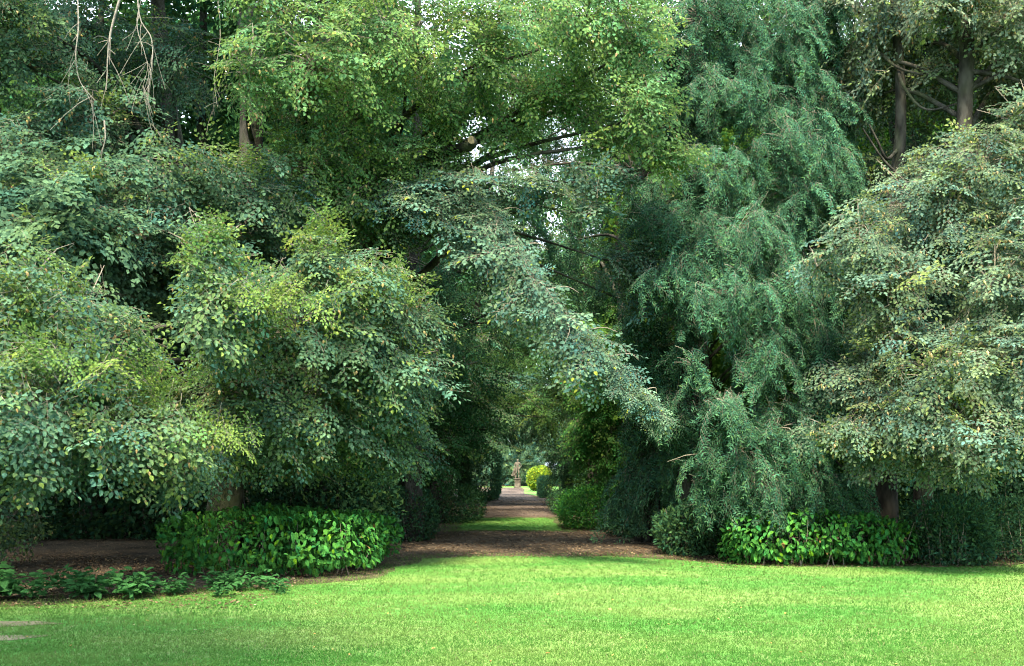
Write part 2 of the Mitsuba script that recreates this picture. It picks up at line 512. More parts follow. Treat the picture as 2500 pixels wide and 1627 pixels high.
def trunk(key, pts, r0, r1, sides=14, n=22, lump=0.10, seed=1, flare=0.5, name='trunk', mat='bark_material'):
    path = spline(pts, n)
    radii = r0 + (r1 - r0) * np.linspace(0, 1, n) ** 0.8
    v, f = tube(path, radii, sides, lump, seed, flare)
    part(key, name, mikit.ply((v, f), mat, smooth=True))
    return path


def limb(key, pts, r0, r1, name='limb', sides=8, n=14, mat='bark_material', seed=1):
    path = spline(pts, n)
    v, f = tube(path, np.linspace(r0, r1, n), sides, 0.12, seed)
    part(key, name, mikit.ply((v, f), mat, smooth=True))
    return path


def make_tree(key, seed, path, clumps, kit, density, color, young=(0.20, 0.30, 0.065), young_share=0.3, mat='leaf_material', vary=0.22, hue=0.07, single=0, seeds=0.0, seed_color=(0.42, 0.34, 0.16),
              limbs=True, twig=0.35, stem='stem_material', limb_r=0.07, extra=None, **fill_kw):
    """Foliage, twigs and limbs of a tree whose trunk follows 'path'."""
    fol = Foliage(seed)
    g = rng_of(4, seed)
    axis = tuple(path[len(path) // 2][:2])
    b, c = fill(fol, clumps, kit, density, axis=axis, **fill_kw)
    if extra:
        extra(fol)
    fol.arrays()
    col = tint(g, len(fol.P), fol.C, color, vary, hue)
    # young shoots: their leaves are lighter and yellower, most of all at the tips
    shoot = (g.random(fol.C.max() + 1) < young_share)[fol.C]
    mixw = (np.where(fol.F > 0, g.uniform(0.5, 0.9, len(shoot)), 0) + np.where(shoot, g.uniform(0.1, 0.45, len(shoot)) + 0.25 * np.minimum(fol.Y, 2), 0.12 * (fol.Y > 1)))[:, None].clip(0, 0.95)
    col = col * (1 - mixw) + np.asarray(young) * np.exp(g.normal(0, 0.18, (len(col), 1))) * mixw
    if limbs:
        for k, e in enumerate(clumps):
            e = np.array(e)
            z = path[:, 2]
            want = min(max(e[2] - 0.45 * np.linalg.norm(e[:2] - path[0, :2]), 2.6), z.max() - 0.3)
            i = int(np.argmin(np.abs(z - want)))
            a = path[i]
            reach = np.linalg.norm(e[:3] - a)
            mid = (a + e[:3]) / 2 + [0, 0, 0.12 * reach] + g.normal(0, 0.05 * reach, 3)
            limb(key, [a, mid, e[:3]], min(limb_r * (0.5 + 0.12 * reach), 0.2), 0.018, seed=k)
    tw = []
    if twig > 0:
        m = g.random(len(b)) < twig
        if m.any():
            tw.append(branch_tubes(g, c[m], b[m], 0.014, 0.005))
        keep = g.random(len(fol.T0)) < 0.55
        tw.append(cones(fol.T0[keep], fol.T1[keep], fol.TR[keep]))
        part(key, 'twigs', mikit.ply(join(tw), stem), kind='stuff')
    if mat == 'needle_material':
        emit_instances(key, 'foliage', fol, color, mat, g)
    else:
        emit_leaves(key, 'foliage', fol, col, mat, single)
    if seeds:
        seed_clusters(key, g, fol, seeds, seed_color)
    return fol


# ================================================================== the setting
def sheet(poly, z, step=0.0, wob=0.0, seed=0):
    """A flat sheet over a polygon whose edge wanders by 'wob' metres."""
    p = sg.Polygon(poly)
    if wob:
        ring = np.array(p.exterior.segmentize(0.35).coords)
        q = np.column_stack([ring, np.zeros(len(ring))])
        o = np.column_stack([meshkit.fbm(q * 0.9 + 3, 4, seed) - 0.5, meshkit.fbm(q * 0.9 + 50, 4, seed + 9) - 0.5]) * 2 * wob
        p = sg.Polygon(ring + o).buffer(0)
        p = max(getattr(p, 'geoms', [p]), key=lambda x: x.area)
    v, f = trimesh.creation.triangulate_polygon(p, engine='earcut')
    return (np.column_stack([v, np.full(len(v), z)]), f), p


big = 700.0
structure('ground', (np.array([[-big, -big, 0], [big, -big, 0], [big, big, 0], [-big, big, 0.0]]), np.array([[0, 1, 2], [0, 2, 3]])), 'soil_material',
          'brown leaf mould soil under the trees')
LAWN_EDGE = [(-8.63, 12.51), (-7.28, 12.67), (-6.47, 13.0), (-5.74, 13.53), (-4.81, 14.21), (-4.14, 14.85), (-3.27, 15.55), (-2.68, 16.05), (-2.52, 17.78), (-2.28, 19.72), (-1.13, 20.33), (0.53, 20.54),
             (2.04, 20.65), (3.01, 20.02), (3.73, 19.34), (4.37, 18.53), (5.54, 18.19), (7.41, 18.19), (8.86, 18.61), (10.17, 18.97), (14.18, 19.34)]
(lawn_mesh, lawn_poly) = sheet([(-60, -60), (-60, LAWN_EDGE[0][1]), *LAWN_EDGE, (60, LAWN_EDGE[-1][1]), (60, -60)], 0.004, wob=0.35, seed=2)
(lawn_mesh, _) = (lambda q: ((np.column_stack([q[0], np.full(len(q[0]), 0.004)]), q[1]), 0))(trimesh.creation.triangulate_polygon(lawn_poly.buffer(-0.55), engine='earcut'))
structure('lawn', lawn_mesh, 'lawn_material', 'wide mown lawn in front of the trees')
(strip_mesh, strip_poly) = sheet([(-1.87, 28.12), (-0.12, 28.52), (1.75, 28.12), (1.83, 30.5), (1.64, 36.37), (-0.16, 36.71), (-2.07, 35.72), (-1.97, 31.72)], 0.004, wob=0.18, seed=3)
(strip_mesh, _) = (lambda q: ((np.column_stack([q[0], np.full(len(q[0]), 0.004)]), q[1]), 0))(trimesh.creation.triangulate_polygon(strip_poly.buffer(-0.35), engine='earcut'))
structure('grass_strip', strip_mesh, 'lawn_material', 'short band of grass across the path between the shrubs')
(path_mesh, _) = sheet([(-1.04, 37.4), (1.76, 37.4), (1.54, 52.86), (1.28, 74.8), (1.05, 94.39), (0.09, 107.15), (-0.55, 107.15), (-0.89, 94.39), (-0.99, 72.08), (-0.99, 51.49)], 0.004, wob=0.15, seed=4)
structure('path', path_mesh, 'path_material', 'earth path leading straight to the statue')
(verge_mesh, _) = sheet([(0.9, 75), (1.15, 92), (1.0, 101), (-0.6, 101), (-1.1, 104), (-14, 107), (-14, 112), (16, 112), (14, 100), (3.0, 80), (1.9, 66)], 0.008, wob=0.12, seed=5)
structure('verge', verge_mesh, 'lawn_material', 'sunny grass round the foot of the statue')
for poly in ([(-7.6, 11.3), (-5.35, 11.35), (-4.95, 11.12), (-5.5, 10.95), (-7.6, 10.9)], [(-7.2, 10.0), (-5.6, 10.35), (-4.62, 10.3), (-4.9, 10.02), (-5.5, 9.95), (-6.0, 9.72), (-7.4, 9.6)]):
    m_, _ = sheet(poly, 0.0085, wob=0.16, seed=int(poly[0][1] * 10))
    k_ = 'bare_patch' if 'bare_patch' not in scene else 'bare_patch_001'
    structure(k_, m_, 'patch_material', 'tan worn patch of bare earth in the lawn')


def grass(name, poly, n, near, far, seed, h=(0.022, 0.042), width=0.007, label='', edge=(0.8, 1.3)):
    """Blades, denser close by; fewer over worn ground."""
    g = rng_of(5, seed)
    x0, y0, x1, y1 = poly.buffer(1.2).bounds
    y0, y1 = max(y0, near), min(y1, far)
    y = 1 / (1 / y0 + g.random(n) * (1 / y1 - 1 / y0))
    x = g.uniform(-0.60, 0.60, n) * y
    import shapely
    dist = shapely.distance(poly.boundary, shapely.points(x, y)) * np.where(shapely.contains_xy(poly, x, y), 1, -1)
    ok = g.random(n) < np.clip((dist + edge[0]) / edge[1], 0, 1) ** 1.6
    x, y = x[ok], y[ok]
    q = np.column_stack([x * 0.55, y * 0.9, 0 * x])
    a = meshkit.fbm(q, 4, 31)
    b = meshkit.fbm(np.column_stack([x * 5, y * 7, 0 * x]), 3, 8)
    keep = g.random(len(x)) > np.clip((b - 0.6) * 3, 0, 0.7)
    for px, py, rx, ry in ((-6.3, 11.13, 1.35, 0.28), (-5.9, 10.05, 1.3, 0.3)):
        keep &= (((x - px) / rx) ** 2 + ((y - py) / ry) ** 2 > g.uniform(0.3, 1.1, len(x))) | (g.random(len(x)) < 0.12)
    x, y, a, b = x[keep], y[keep], a[keep], b[keep]
    m = len(x)
    hh = g.uniform(*h, m)
    ang = g.uniform(0, 2 * np.pi, m)
    lean = g.normal(0, 0.6, (m, 2)) * hh[:, None]
    w = width * (0.6 + y / 14)
    p = np.column_stack([x, y, np.full(m, 0.002)])
    dx = np.column_stack([np.cos(ang), np.sin(ang), 0 * ang]) * w[:, None] / 2
    v = np.stack([p - dx, p + dx, p + np.column_stack([lean, hh])], 1).reshape(-1, 3)
    f = np.arange(3 * m).reshape(-1, 3)
    t = np.clip((a - 0.32) / 0.36, 0, 1)[:, None]
    c = np.array([[0.042, 0.131, 0.023]]) * (1 - t) + np.array([[0.089, 0.163, 0.038]]) * t
    dry = (g.random(m) < 0.04)[:, None]
    c = np.where(dry, [[0.16, 0.18, 0.08]], c) * np.exp(g.normal(0, 0.10, (m, 1)))
    up = unit(np.repeat(np.column_stack([g.normal(0, 0.3, (m, 2)), np.ones(m)]), 3, axis=0))
    scene[name] = {'type': 'ply', 'filename': meshkit.write_ply((v, f), False, None, np.repeat(c, 3, axis=0).clip(0, 1), normals=up), 'face_normals': False, 'bsdf': {'type': 'ref', 'id': 'grass_material'}}
    labels[name] = {'kind': 'stuff', 'label': label, 'category': 'grass'}
    TRIS[name] = m


grass('grass', lawn_poly, 270000, 7.5, 22, 1, label='short bright green grass blades of the mown lawn')
grass('grass_001', strip_poly, 75000, 24, 42, 2, width=0.009, edge=(0.7, 1.0), label='grass blades of the lit strip across the path')


def litter(name, n, spots, seed, label, colors, size=(0.03, 0.07)):
    g = rng_of(6, seed)
    pts = []
    for x0, x1, y0, y1, k in spots:
        pts.append(np.column_stack([g.uniform(x0, x1, int(n * k)), g.uniform(y0, y1, int(n * k))]))
    p = np.vstack(pts)
    import shapely
    p = p[~shapely.contains_xy(strip_poly, p[:, 0], p[:, 1])]
    m = len(p)
    ang = g.uniform(0, 2 * np.pi, m)
    d = np.column_stack([np.cos(ang), np.sin(ang), g.normal(0, 0.15, m)])
    nn = np.column_stack([g.normal(0, 0.3, (m, 2)), np.ones(m)])
    ln = g.uniform(*size, m)
    c = np.array(colors)[g.integers(0, len(colors), m)] * np.exp(g.normal(0, 0.3, (m, 1)))
    v, f, cc = leaf_mesh(np.column_stack([p, np.full(m, 0.014)]), d, nn, ln, ln * 0.6, c, 'leaf')
    scene[name] = mikit.ply((v, f), 'litter_material', color=cc.clip(0, 1))
    labels[name] = {'kind': 'stuff', 'label': label, 'category': 'fallen leaves'}
    TRIS[name] = len(f)


litter('leaf_litter', 9000, [(-4.5, 5.5, 19.5, 28.5, 0.6), (-11, -3.2, 12.3, 20, 0.7), (3, 12, 17.5, 20, 0.15), (-1.5, 2.5, 37, 60, 0.1)], 1, 'brown fallen leaves on the bare soil under the trees',
       [(0.11, 0.075, 0.045), (0.15, 0.11, 0.065), (0.07, 0.043, 0.027), (0.24, 0.19, 0.12)])
litter('leaf_litter_001', 130, [(-6, 9, 8.5, 15, 1.0)], 2, 'scattered yellow and pale fallen leaves on the lawn', [(0.5, 0.36, 0.12), (0.55, 0.5, 0.35), (0.45, 0.2, 0.08)], (0.02, 0.045))


# ================================================================== hedges and shrubs
def round_box(g, n, size, power=5.0):
    """Points and normals on the upper surface of a rounded box standing on the ground."""
    d = sphere_dirs(g, n * 14)
    half = np.array([size[0] / 2, size[1] / 2, size[2] / 2])
    k = (np.abs(d / half) ** power).sum(1) ** (-1 / power)
    p = d * k[:, None]
    nr = unit(np.sign(d) * np.abs(p / half) ** (power - 1) / half)
    # even out: sample in proportion to area
    w = k ** 2 / np.maximum((nr * d).sum(1), 0.05)
    i = g.choice(len(p), n, p=w / w.sum(), replace=False)
    return p[i] + [0, 0, half[2]], nr[i]


def stems_of(key, g, size, place, n=30, r=0.012):
    b = np.column_stack([g.uniform(-0.4, 0.4, n) * size[0], g.uniform(-0.35, 0.35, n) * size[1], np.zeros(n)])
    e = b * [1.1, 1.15, 1] + np.column_stack([g.normal(0, 0.12, (n, 2)), g.uniform(0.6, 0.9, n) * size[2]])
    v, f = branch_tubes(g, b, e, r, r * 0.4, 0.0)
    part(key, 'stems', mikit.ply((place(v), f), 'stem_material'), kind='stuff')


def laurel_hedge(label, centre, size, turn, n, seed, single=300, color=(0.048, 0.170, 0.034)):
    g = rng_of(7, seed)
    key = thing('laurel_hedge', label, 'hedge')
    c, s = math.cos(turn), math.sin(turn)
    R = np.array([[c, -s, 0], [s, c, 0], [0, 0, 1]])
    place = lambda v: v @ R.T + [centre[0], centre[1], 0]
    p, nr = round_box(g, n, size, 3.6)
    depth = np.where(g.random(n) < 0.35, g.uniform(0.12, 0.4, n), g.uniform(-0.02, 0.09, n))
    bump = (meshkit.fbm(p * 1.6, 3, seed) - 0.5) * 0.62
    p = p + nr * (bump - depth)[:, None]
    p, nr = place(p), nr @ R.T
    ok = p[:, 2] > 0.03
    p, nr, depth = p[ok], nr[ok], depth[ok]
    m = len(p)
    fol = Foliage(seed)
    # a leaf lies like a shingle: it points outward and up or down, its face to the light
    shoot = meshkit.noise(p * 4.5, seed)[:, None]
    fol.D = unit(nr * 0.6 + g.normal(0, 0.38, (m, 3)) + np.array([0, 0, 1.0]) * (shoot - 0.72) * 1.9)
    fol.N = unit(nr * 0.9 + [0, 0, 0.6] + g.normal(0, 0.25, (m, 3)))
    fol.L = g.uniform(0.08, 0.138, m)
    fol.W = fol.L * g.uniform(0.44, 0.56, m)
    fol.P, fol.C, fol.kind = p - fol.D * 0.05, g.integers(0, max(m // 9, 1), m), 'laurel'
    col = tint(g, m, fol.C, color, 0.18, 0.09)
    yl = g.random(m) < 0.025
    col[yl] = np.array([0.13, 0.30, 0.02]) * np.exp(g.normal(0, 0.2, (yl.sum(), 1)))
    old = g.random(m) < 0.006
    col[old] = np.array([0.20, 0.13, 0.05]) * np.exp(g.normal(0, 0.3, (old.sum(), 1)))
    stems_of(key, g, size, place)
    emit_leaves(key, 'foliage', fol, col, 'laurel_material', single)
    return key


laurel_hedge('glossy laurel hedge with large bright green leaves beside the thick trunk of the left tree', (-4.0, 17.5), (3.8, 3.7, 1.02), -0.10, 6600, 1)
laurel_hedge('glossy green laurel hedge at the lawn edge under the drooping conifer', (5.6, 18.45), (3.5, 1.6, 0.92), -0.02, 4200, 2)


def small_shrub(name, label, cat, centre, size, n, seed, color, group=None, leaf=(0.045, 0.075), power=3.0, turn=0.0, mat='leaf_material', rough=0.45, aspect=0.5, young=0.0, loose=0.1):
    g = rng_of(8, seed)
    key = thing(name, label, cat, group)
    c, s = math.cos(turn), math.sin(turn)
    R = np.array([[c, -s, 0], [s, c, 0], [0, 0, 1]])
    place = lambda v: v @ R.T + [centre[0], centre[1], 0]
    p, nr = round_box(g, n, size, power)
    bump = (meshkit.fbm(p * 1.3 + seed, 3, seed) - 0.5) * rough
    p = p + nr * (bump - np.where(g.random(n) < 0.45, g.uniform(0.05, 0.45, n) * min(1, size[2]), g.normal(0, loose * 0.5, n)))[:, None]
    p, nr = place(p), nr @ R.T
    ok = p[:, 2] > 0.02
    p, nr = p[ok], nr[ok]
    m = len(p)
    fol = Foliage(seed)
    fol.P, fol.D = p, unit(nr * 0.7 + g.normal(0, 0.5, (m, 3)) + [0, 0, 0.15])
    fol.N = unit(nr * 0.6 + [0, 0, 0.7] + g.normal(0, 0.45, (m, 3)))
    fol.L = g.uniform(*leaf, m) * 1.2
    fol.W, fol.C, fol.kind = fol.L * aspect * 1.2, g.integers(0, max(m // 12, 1), m), 'blade'
    col = tint(g, m, fol.C, color, 0.25, 0.1)
    if young:
        y = g.random(m) < young
        col[y] = col[y] * [2.6, 1.9, 1.1]
    stems_of(key, g, size, place, 16)
    emit_leaves(key, 'foliage', fol, col, mat)
    return key


MIDG = (0.05, 0.125, 0.055)
small_shrub('box_shrub', 'rounded dark green shrub just behind the bright laurel hedge along the path', 'shrub', (-3.0, 25.0), (2.3, 3.2, 1.2), 9000, 1, MIDG)
small_shrub('box_shrub', 'small dim rounded shrub farther along the left edge of the path', 'shrub', (-1.95, 34.5), (1.9, 5.0, 1.15), 8000, 2, MIDG)
small_shrub('box_shrub', 'light green rounded shrub at the right edge of the grass strip', 'shrub', (2.45, 30.0), (2.1, 3.2, 1.12), 11000, 3, (0.055, 0.20, 0.045), young=0.15)
small_shrub('box_shrub', 'low dark shrub beyond the light green rounded shrub on the right of the path', 'shrub', (2.3, 39.5), (1.5, 4.0, 0.9), 6000, 4, MIDG)
small_shrub('dark_shrub', 'dark shrub in deep shade between light green shrub and right laurel hedge', 'shrub', (4.1, 20.6), (2.2, 1.8, 1.05), 7000, 5, MIDG, aspect=0.4, leaf=(0.06, 0.11))
small_shrub('dark_shrub', 'dark rounded shrub just in front of the light green shrub beside the path', 'shrub', (3.35, 26.3), (1.7, 2.0, 1.05), 6000, 15, MIDG)
small_shrub('dark_shrub', 'dim shrub touching the right end of the laurel hedge under the conifer', 'shrub', (8.05, 18.4), (1.35, 1.3, 1.12), 6000, 6, MIDG, leaf=(0.06, 0.1), aspect=0.35)
small_shrub('clipped_hedge', 'dark clipped hedge with a flat top at the far right lawn edge', 'hedge', (10.6, 19.3), (3.4, 1.4, 1.12), 9000, 7, (0.045, 0.11, 0.05), power=8.0, rough=0.12, loose=0.05)
small_shrub('dark_shrub', 'shaded undergrowth shrub deep behind the mulch bed at far left', 'shrub', (-10.3, 25.5), (7.5, 2.2, 2.4), 9000, 8, MIDG, leaf=(0.09, 0.15))
small_shrub('dark_shrub', 'shaded green shrub between the thick trunk and the back of the laurel hedge', 'shrub', (-4.1, 21.1), (3.4, 1.4, 1.9), 7000, 9, MIDG, leaf=(0.08, 0.14))
small_shrub('dark_shrub', 'shaded undergrowth behind the trunk of the pale right tree', 'shrub', (8.2, 26.5), (7.0, 2.2, 2.3), 8000, 10, MIDG, leaf=(0.09, 0.15))
small_shrub('dark_shrub', 'tall shaded shrub behind the gap between dim shrub and clipped hedge', 'shrub', (10.4, 22.3), (2.8, 1.6, 2.1), 5000, 16, MIDG, leaf=(0.07, 0.12))
small_shrub('dark_shrub', 'shaded undergrowth behind the clipped hedge at far right', 'shrub', (14.5, 25.0), (6.0, 2.2, 2.2), 6000, 11, MIDG, leaf=(0.09, 0.15))
small_shrub('clipped_hedge', 'tall dark clipped hedge on the left just before the statue clearing', 'hedge', (-1.9, 60.0), (2.2, 9.0, 3.4), 9000, 12, (0.045, 0.11, 0.05), leaf=(0.1, 0.16), power=6)
small_shrub('clipped_hedge', 'low square dark hedge under the lime green shrub near the statue', 'hedge', (2.75, 66.0), (1.9, 8.0, 1.25), 6000, 13, (0.045, 0.11, 0.05), leaf=(0.08, 0.14), power=8, rough=0.15)
small_shrub('golden_shrub', 'lime yellow sunlit shrub to the right of the statue', 'shrub', (2.35, 84.0), (2.1, 2.2, 2.0), 9000, 14, (0.17, 0.28, 0.04), leaf=(0.09, 0.15), power=2.2, young=0.2)


# low weeds at the edge of the mulch bed
def weed(label, x, y, n, size, seed):
    g = rng_of(9, seed)
    key = thing('weed', label, 'plant', 'low green weeds at the edge of the mulch bed')
    pos, d, nn, ln = [], [], [], []
    for k in range(n):
        a = g.uniform(0, 2 * np.pi)
        lean = g.uniform(0.2, 1.0)
        h = size * g.uniform(0.5, 1.0)
        tip = np.array([x + math.cos(a) * h * lean, y + math.sin(a) * h * lean, 0.02 + h * (1.1 - 0.6 * lean)])
        for q in range(3):
            t = (q + 1) / 3
            pos.append(np.array([x, y, 0.02]) * (1 - t) + tip * t)
            b = a + g.normal(0, 0.9)
            d.append([math.cos(b), math.sin(b), g.normal(0.1, 0.3)]); nn.append([g.normal(0, 0.35), g.normal(-0.2, 0.35), 1]); ln.append(size * g.uniform(0.22, 0.42))
    v, f, c = leaf_mesh(np.array(pos), d, unit(nn), np.array(ln), np.array(ln) * 0.55, np.array([[0.05, 0.155, 0.048]]) * np.exp(g.normal(0, 0.25, (len(pos), 1))), 'leaf')
    part(key, 'leaves', mikit.ply((v, f), 'leaf_material', color=c), kind='stuff')


gw = rng_of(77)
for i in range(34):
    u_ = i / 33
    x_ = -8.6 + 5.4 * u_ + gw.normal(0, 0.15)
    y_ = 13.0 + 1.35 * u_ ** 1.4 + gw.normal(0, 0.28)
    weed('low green weed at the edge of the shaded mulch bed beside the lawn', x_, y_, int(gw.integers(14, 30)), (0.58 - 0.34 * u_) * gw.uniform(0.7, 1.2), i)


# ================================================================== the statue
def statue():
    key = thing('statue', 'weathered stone figure, hand on hip, on a pedestal at the end of the path', 'statue')
    sx, sy = 0.54, 97.0

    def box(w, d, z0, z1, bev=0.02):
        b = m3.Manifold.hull_points(np.array([[x * (w / 2 - e), y * (d / 2 - e), z] for x in (-1, 1) for y in (-1, 1) for z, e in ((z0, bev), (z0 + bev, 0), (z1 - bev, 0), (z1, bev))]))
        return b.translate((sx, sy, 0))

    for nm, b in (('pedestal', box(0.56, 0.56, 0.167, 0.86)), ('pedestal__base', box(0.78, 0.78, 0.0, 0.10) + box(0.68, 0.68, 0.097, 0.17)), ('pedestal__cap', box(0.64, 0.64, 0.857, 0.91) + box(0.72, 0.72, 0.907, 0.975) + box(0.56, 0.5, 0.972, 1.0))):
        part(key, nm, mikit.ply(b, 'stone_material', smooth=30))

    def ball(p, r, q=(1, 1, 1)):
        return m3.Manifold.sphere(r, 16).scale(q).translate(tuple(p))

    def bone(a, ra, b, rb):
        return m3.Manifold.batch_hull([ball(a, ra), ball(b, rb)])

    J = dict(head=(0.01, -0.03, 1.68), neck=(0, 0, 1.50), chest=(0, 0, 1.33), waist=(0.0, 0, 1.08), pelvis=(0.03, 0, 0.95))
    body = m3.Manifold.batch_hull([ball(J['head'], 0.095, (0.85, 1, 1.2)), ball((0.01, -0.06, 1.62), 0.05)]) + ball((0.01, -0.13, 1.66), 0.022) + ball((0.01, 0.02, 1.72), 0.105, (0.95, 1, 0.95))
    body += bone(J['neck'], 0.06, (0.01, -0.02, 1.6), 0.058)
    body += m3.Manifold.batch_hull([ball((-0.17, 0, 1.43), 0.075), ball((0.17, 0, 1.43), 0.075), ball((0, 0.02, 1.50), 0.07), ball((0, -0.02, 1.22), 0.13)])
    body += m3.Manifold.batch_hull([ball((0, -0.02, 1.22), 0.13), ball(J['waist'], 0.125), ball((-0.05, 0, 0.94), 0.13), ball((0.1, 0, 0.94), 0.13)])
    # the standing leg and the bent, free leg
    for hip, knee, ankle, toe in (((0.09, 0, 0.92), (0.11, -0.03, 0.50), (0.11, 0.02, 0.09), (0.14, -0.16, 0.04)), ((-0.07, 0, 0.92), (-0.13, -0.11, 0.52), (-0.15, 0.03, 0.10), (-0.21, -0.14, 0.04))):
        body += bone(hip, 0.105, knee, 0.065) + bone(knee, 0.067, (np.array(knee) * 0.55 + np.array(ankle) * 0.45) + [0, 0.03, 0], 0.06) + bone((np.array(knee) * 0.55 + np.array(ankle) * 0.45) + [0, 0.03, 0], 0.06, ankle, 0.04) + bone(ankle, 0.045, toe, 0.035)
    # arm with the hand on the hip; arm hanging into the drapery
    for sh, el, wr, hd in (((0.20, 0, 1.43), (0.36, 0.05, 1.16), (0.21, -0.03, 0.97), (0.15, -0.08, 0.93)), ((-0.20, 0, 1.43), (-0.28, 0.03, 1.15), (-0.27, -0.07, 0.90), (-0.26, -0.10, 0.80))):
        body += bone(sh, 0.062, el, 0.045) + bone(el, 0.046, wr, 0.032) + bone(wr, 0.034, hd, 0.036)
        for k in range(4):
            a = np.array(hd) + [(-0.02 + 0.014 * k) * (1 if hd[0] > 0 else 1), -0.012, -0.01]
            body += bone(a, 0.011, a + [0.0, -0.02, -0.06 - 0.008 * (k in (1, 2))], 0.008)
        body += bone(hd, 0.012, np.array(hd) + [0.045 if hd[0] < 0 else -0.035, -0.03, -0.02], 0.009)
    fig = body.refine_to_length(0.03).to_mesh()
    tm = trimesh.Trimesh(fig.vert_properties[:, :3], fig.tri_verts, process=True)
    trimesh.smoothing.filter_taubin(tm, iterations=8)
    v = np.array(tm.vertices)
    v[:, 2] = v[:, 2] * 1.015 + 1.0
    part(key, 'figure', mikit.ply((v + [sx, sy, 0], np.array(tm.faces)), 'stone_material', smooth=True))
    # cloth falling from the forearm to the plinth, with folds
    u, w = np.meshgrid(np.linspace(0, 1, 26), np.linspace(0, 1, 30))
    fold = 0.035 * np.sin(u * 21 + 2.5 * w) * (0.4 + w)
    x = -0.40 + 0.26 * u - 0.16 * w * (1 - u) + 0.05 * np.sin(5 * w)
    y = 0.06 + fold - 0.1 * np.sin(np.pi * u)
    z = 2.02 - 0.92 * w * (0.85 + 0.15 * u) - 0.03 * np.sin(9 * u)
    v0 = np.stack([x, y, z], -1).reshape(-1, 3)
    i, j = np.meshgrid(np.arange(29), np.arange(25), indexing='ij')
    q = np.stack([i * 26 + j, i * 26 + j + 1, (i + 1) * 26 + j + 1, (i + 1) * 26 + j], -1).reshape(-1, 4)
    cl = trimesh.Trimesh(v0, np.vstack([q[:, [0, 1, 2]], q[:, [0, 2, 3]]]), process=False)
    back = v0 + [0, 0.05, 0]
    edge = [k for k in range(26)] + [r * 26 + 25 for r in range(1, 30)] + [29 * 26 + k for k in range(24, -1, -1)] + [r * 26 for r in range(28, 0, -1)]
    nv = len(v0)
    ff = [np.array(cl.faces), np.array(cl.faces)[:, ::-1] + nv]
    rim = [[edge[k], edge[(k + 1) % len(edge)], edge[(k + 1) % len(edge)] + nv] for k in range(len(edge))] + [[edge[k], edge[(k + 1) % len(edge)] + nv, edge[k] + nv] for k in range(len(edge))]
    part(key + '__figure', 'drapery', mikit.ply((np.vstack([v0, back]) + [sx, sy, 0], np.vstack(ff + [np.array(rim)])), 'stone_material', smooth=40))


statue()

# ================================================================== trees
def high_crown(key, seed, axis, clumps, color, kit=None, density=1.9, scale=(1.3, 1.9), mat='leaf_material', name='upper_foliage'):
    """The part of a crown above the picture, in broader strokes."""
    fol = Foliage(seed)
    fill(fol, clumps, kit or COARSE, density, scale=scale, axis=axis, inner=0.4, cull=False)
    fol.arrays()
    g = rng_of(12, seed)
    emit_leaves(key, name, fol, tint(g, len(fol.P), fol.C, color), mat)


# --- the near left tree, its skirt sweeping down to the lawn
k = thing('broadleaf_tree', 'huge near tree at left whose skirt of bright leaves hangs over the laurel hedge', 'tree')
pa = trunk(k, [(-5.55, 19.0, 0), (-5.35, 19.0, 1.6), (-5.0, 19.0, 5), (-4.9, 18.8, 9), (-5.1, 18.6, 13), (-5.0, 18.6, 17)], 0.40, 0.10, seed=3)
A = [(-5.96, 13.0, 2.45, 1.17, 1.6, 0.84), (-6.21, 12.6, 1.89, 0.7, 1.0, 0.43), (-5.15, 13.5, 2.19, 1.1, 1.5, 0.75), (-4.82, 14.6, 1.92, 0.75, 1.1, 0.56), (-3.96, 16.2, 2.78, 1.53, 1.6, 1.15), (-2.88, 17.2, 2.77, 1.4, 1.6, 1.14),
     (-2.34, 18.2, 2.4, 0.94, 1.4, 0.9), (-1.86, 17, 3.41, 0.8, 1.5, 1.02), (-3.32, 15.8, 3.83, 1.56, 1.6, 1.02), (-4.02, 14, 3.83, 0.66, 1.2, 0.78), (-4.08, 13.6, 4.53, 0.35, 0.6, 0.58), (-2.99, 15.3, 4.95, 0.36, 0.6, 0.56),
     (-2.29, 16.2, 4.51, 1.04, 1.4, 0.76), (-5.83, 13.6, 3.42, 1.11, 1.4, 0.64), (-6.44, 13.4, 4.03, 0.69, 1.2, 0.69), (-1.7, 17.2, 4.32, 0.66, 1.0, 0.44), (-3.89, 16.8, 2.02, 0.94, 1.0, 0.36), (-8.98, 17.6, 0.79, 0.68, 0.9, 0.53), (-4.48, 19, 1.86, 1.22, 1.0, 0.45)]
make_tree(k, 101, pa, A, BROAD, 9.0, (0.095, 0.190, 0.115), young_share=0.36, single=300, seeds=0.028, twig=0.5, tips=0.22, limb_r=0.06)
AS = [(-4.11, 13.6, 4.91, 0.19, 0.4, 0.38), (-2.89, 15.3, 5.31, 0.26, 0.4, 0.36), (-4.11, 13.6, 4.59, 0.26, 0.5, 0.52), (-4.41, 13.7, 4.84, 0.15, 0.3, 0.29), (-2.95, 15.3, 5.11, 0.3, 0.5, 0.49), (-3.42, 14.0, 4.13, 0.72, 0.8, 0.36), (-5.57, 12.6, 3.02, 0.81, 0.7, 0.38), (-4.76, 12.9, 2.89, 0.61, 0.7, 0.33), (-6.28, 13.2, 3.94, 0.4, 0.6, 0.4), (-2.13, 16, 4.68, 0.62, 0.7, 0.34), (-3.96, 13.4, 2.19, 0.52, 0.5, 0.23)]
sh = Foliage(140)
fill(sh, AS, BROAD, 6.5, axis=(-5, 19), tips=0.9, scale=(0.5, 0.95), cull=False, thin=0.0, inner=0.2, reach=1.35)
sh.arrays()
gs = rng_of(141)
part(k, 'young_shoot', mikit.ply(cones(sh.T0, sh.T1, sh.TR), 'pale_stem_material'), kind='stuff')
emit_leaves(k, 'young_leaves', sh, tint(gs, len(sh.P), sh.C, (0.165, 0.275, 0.07), 0.2, 0.08), 'leaf_material')
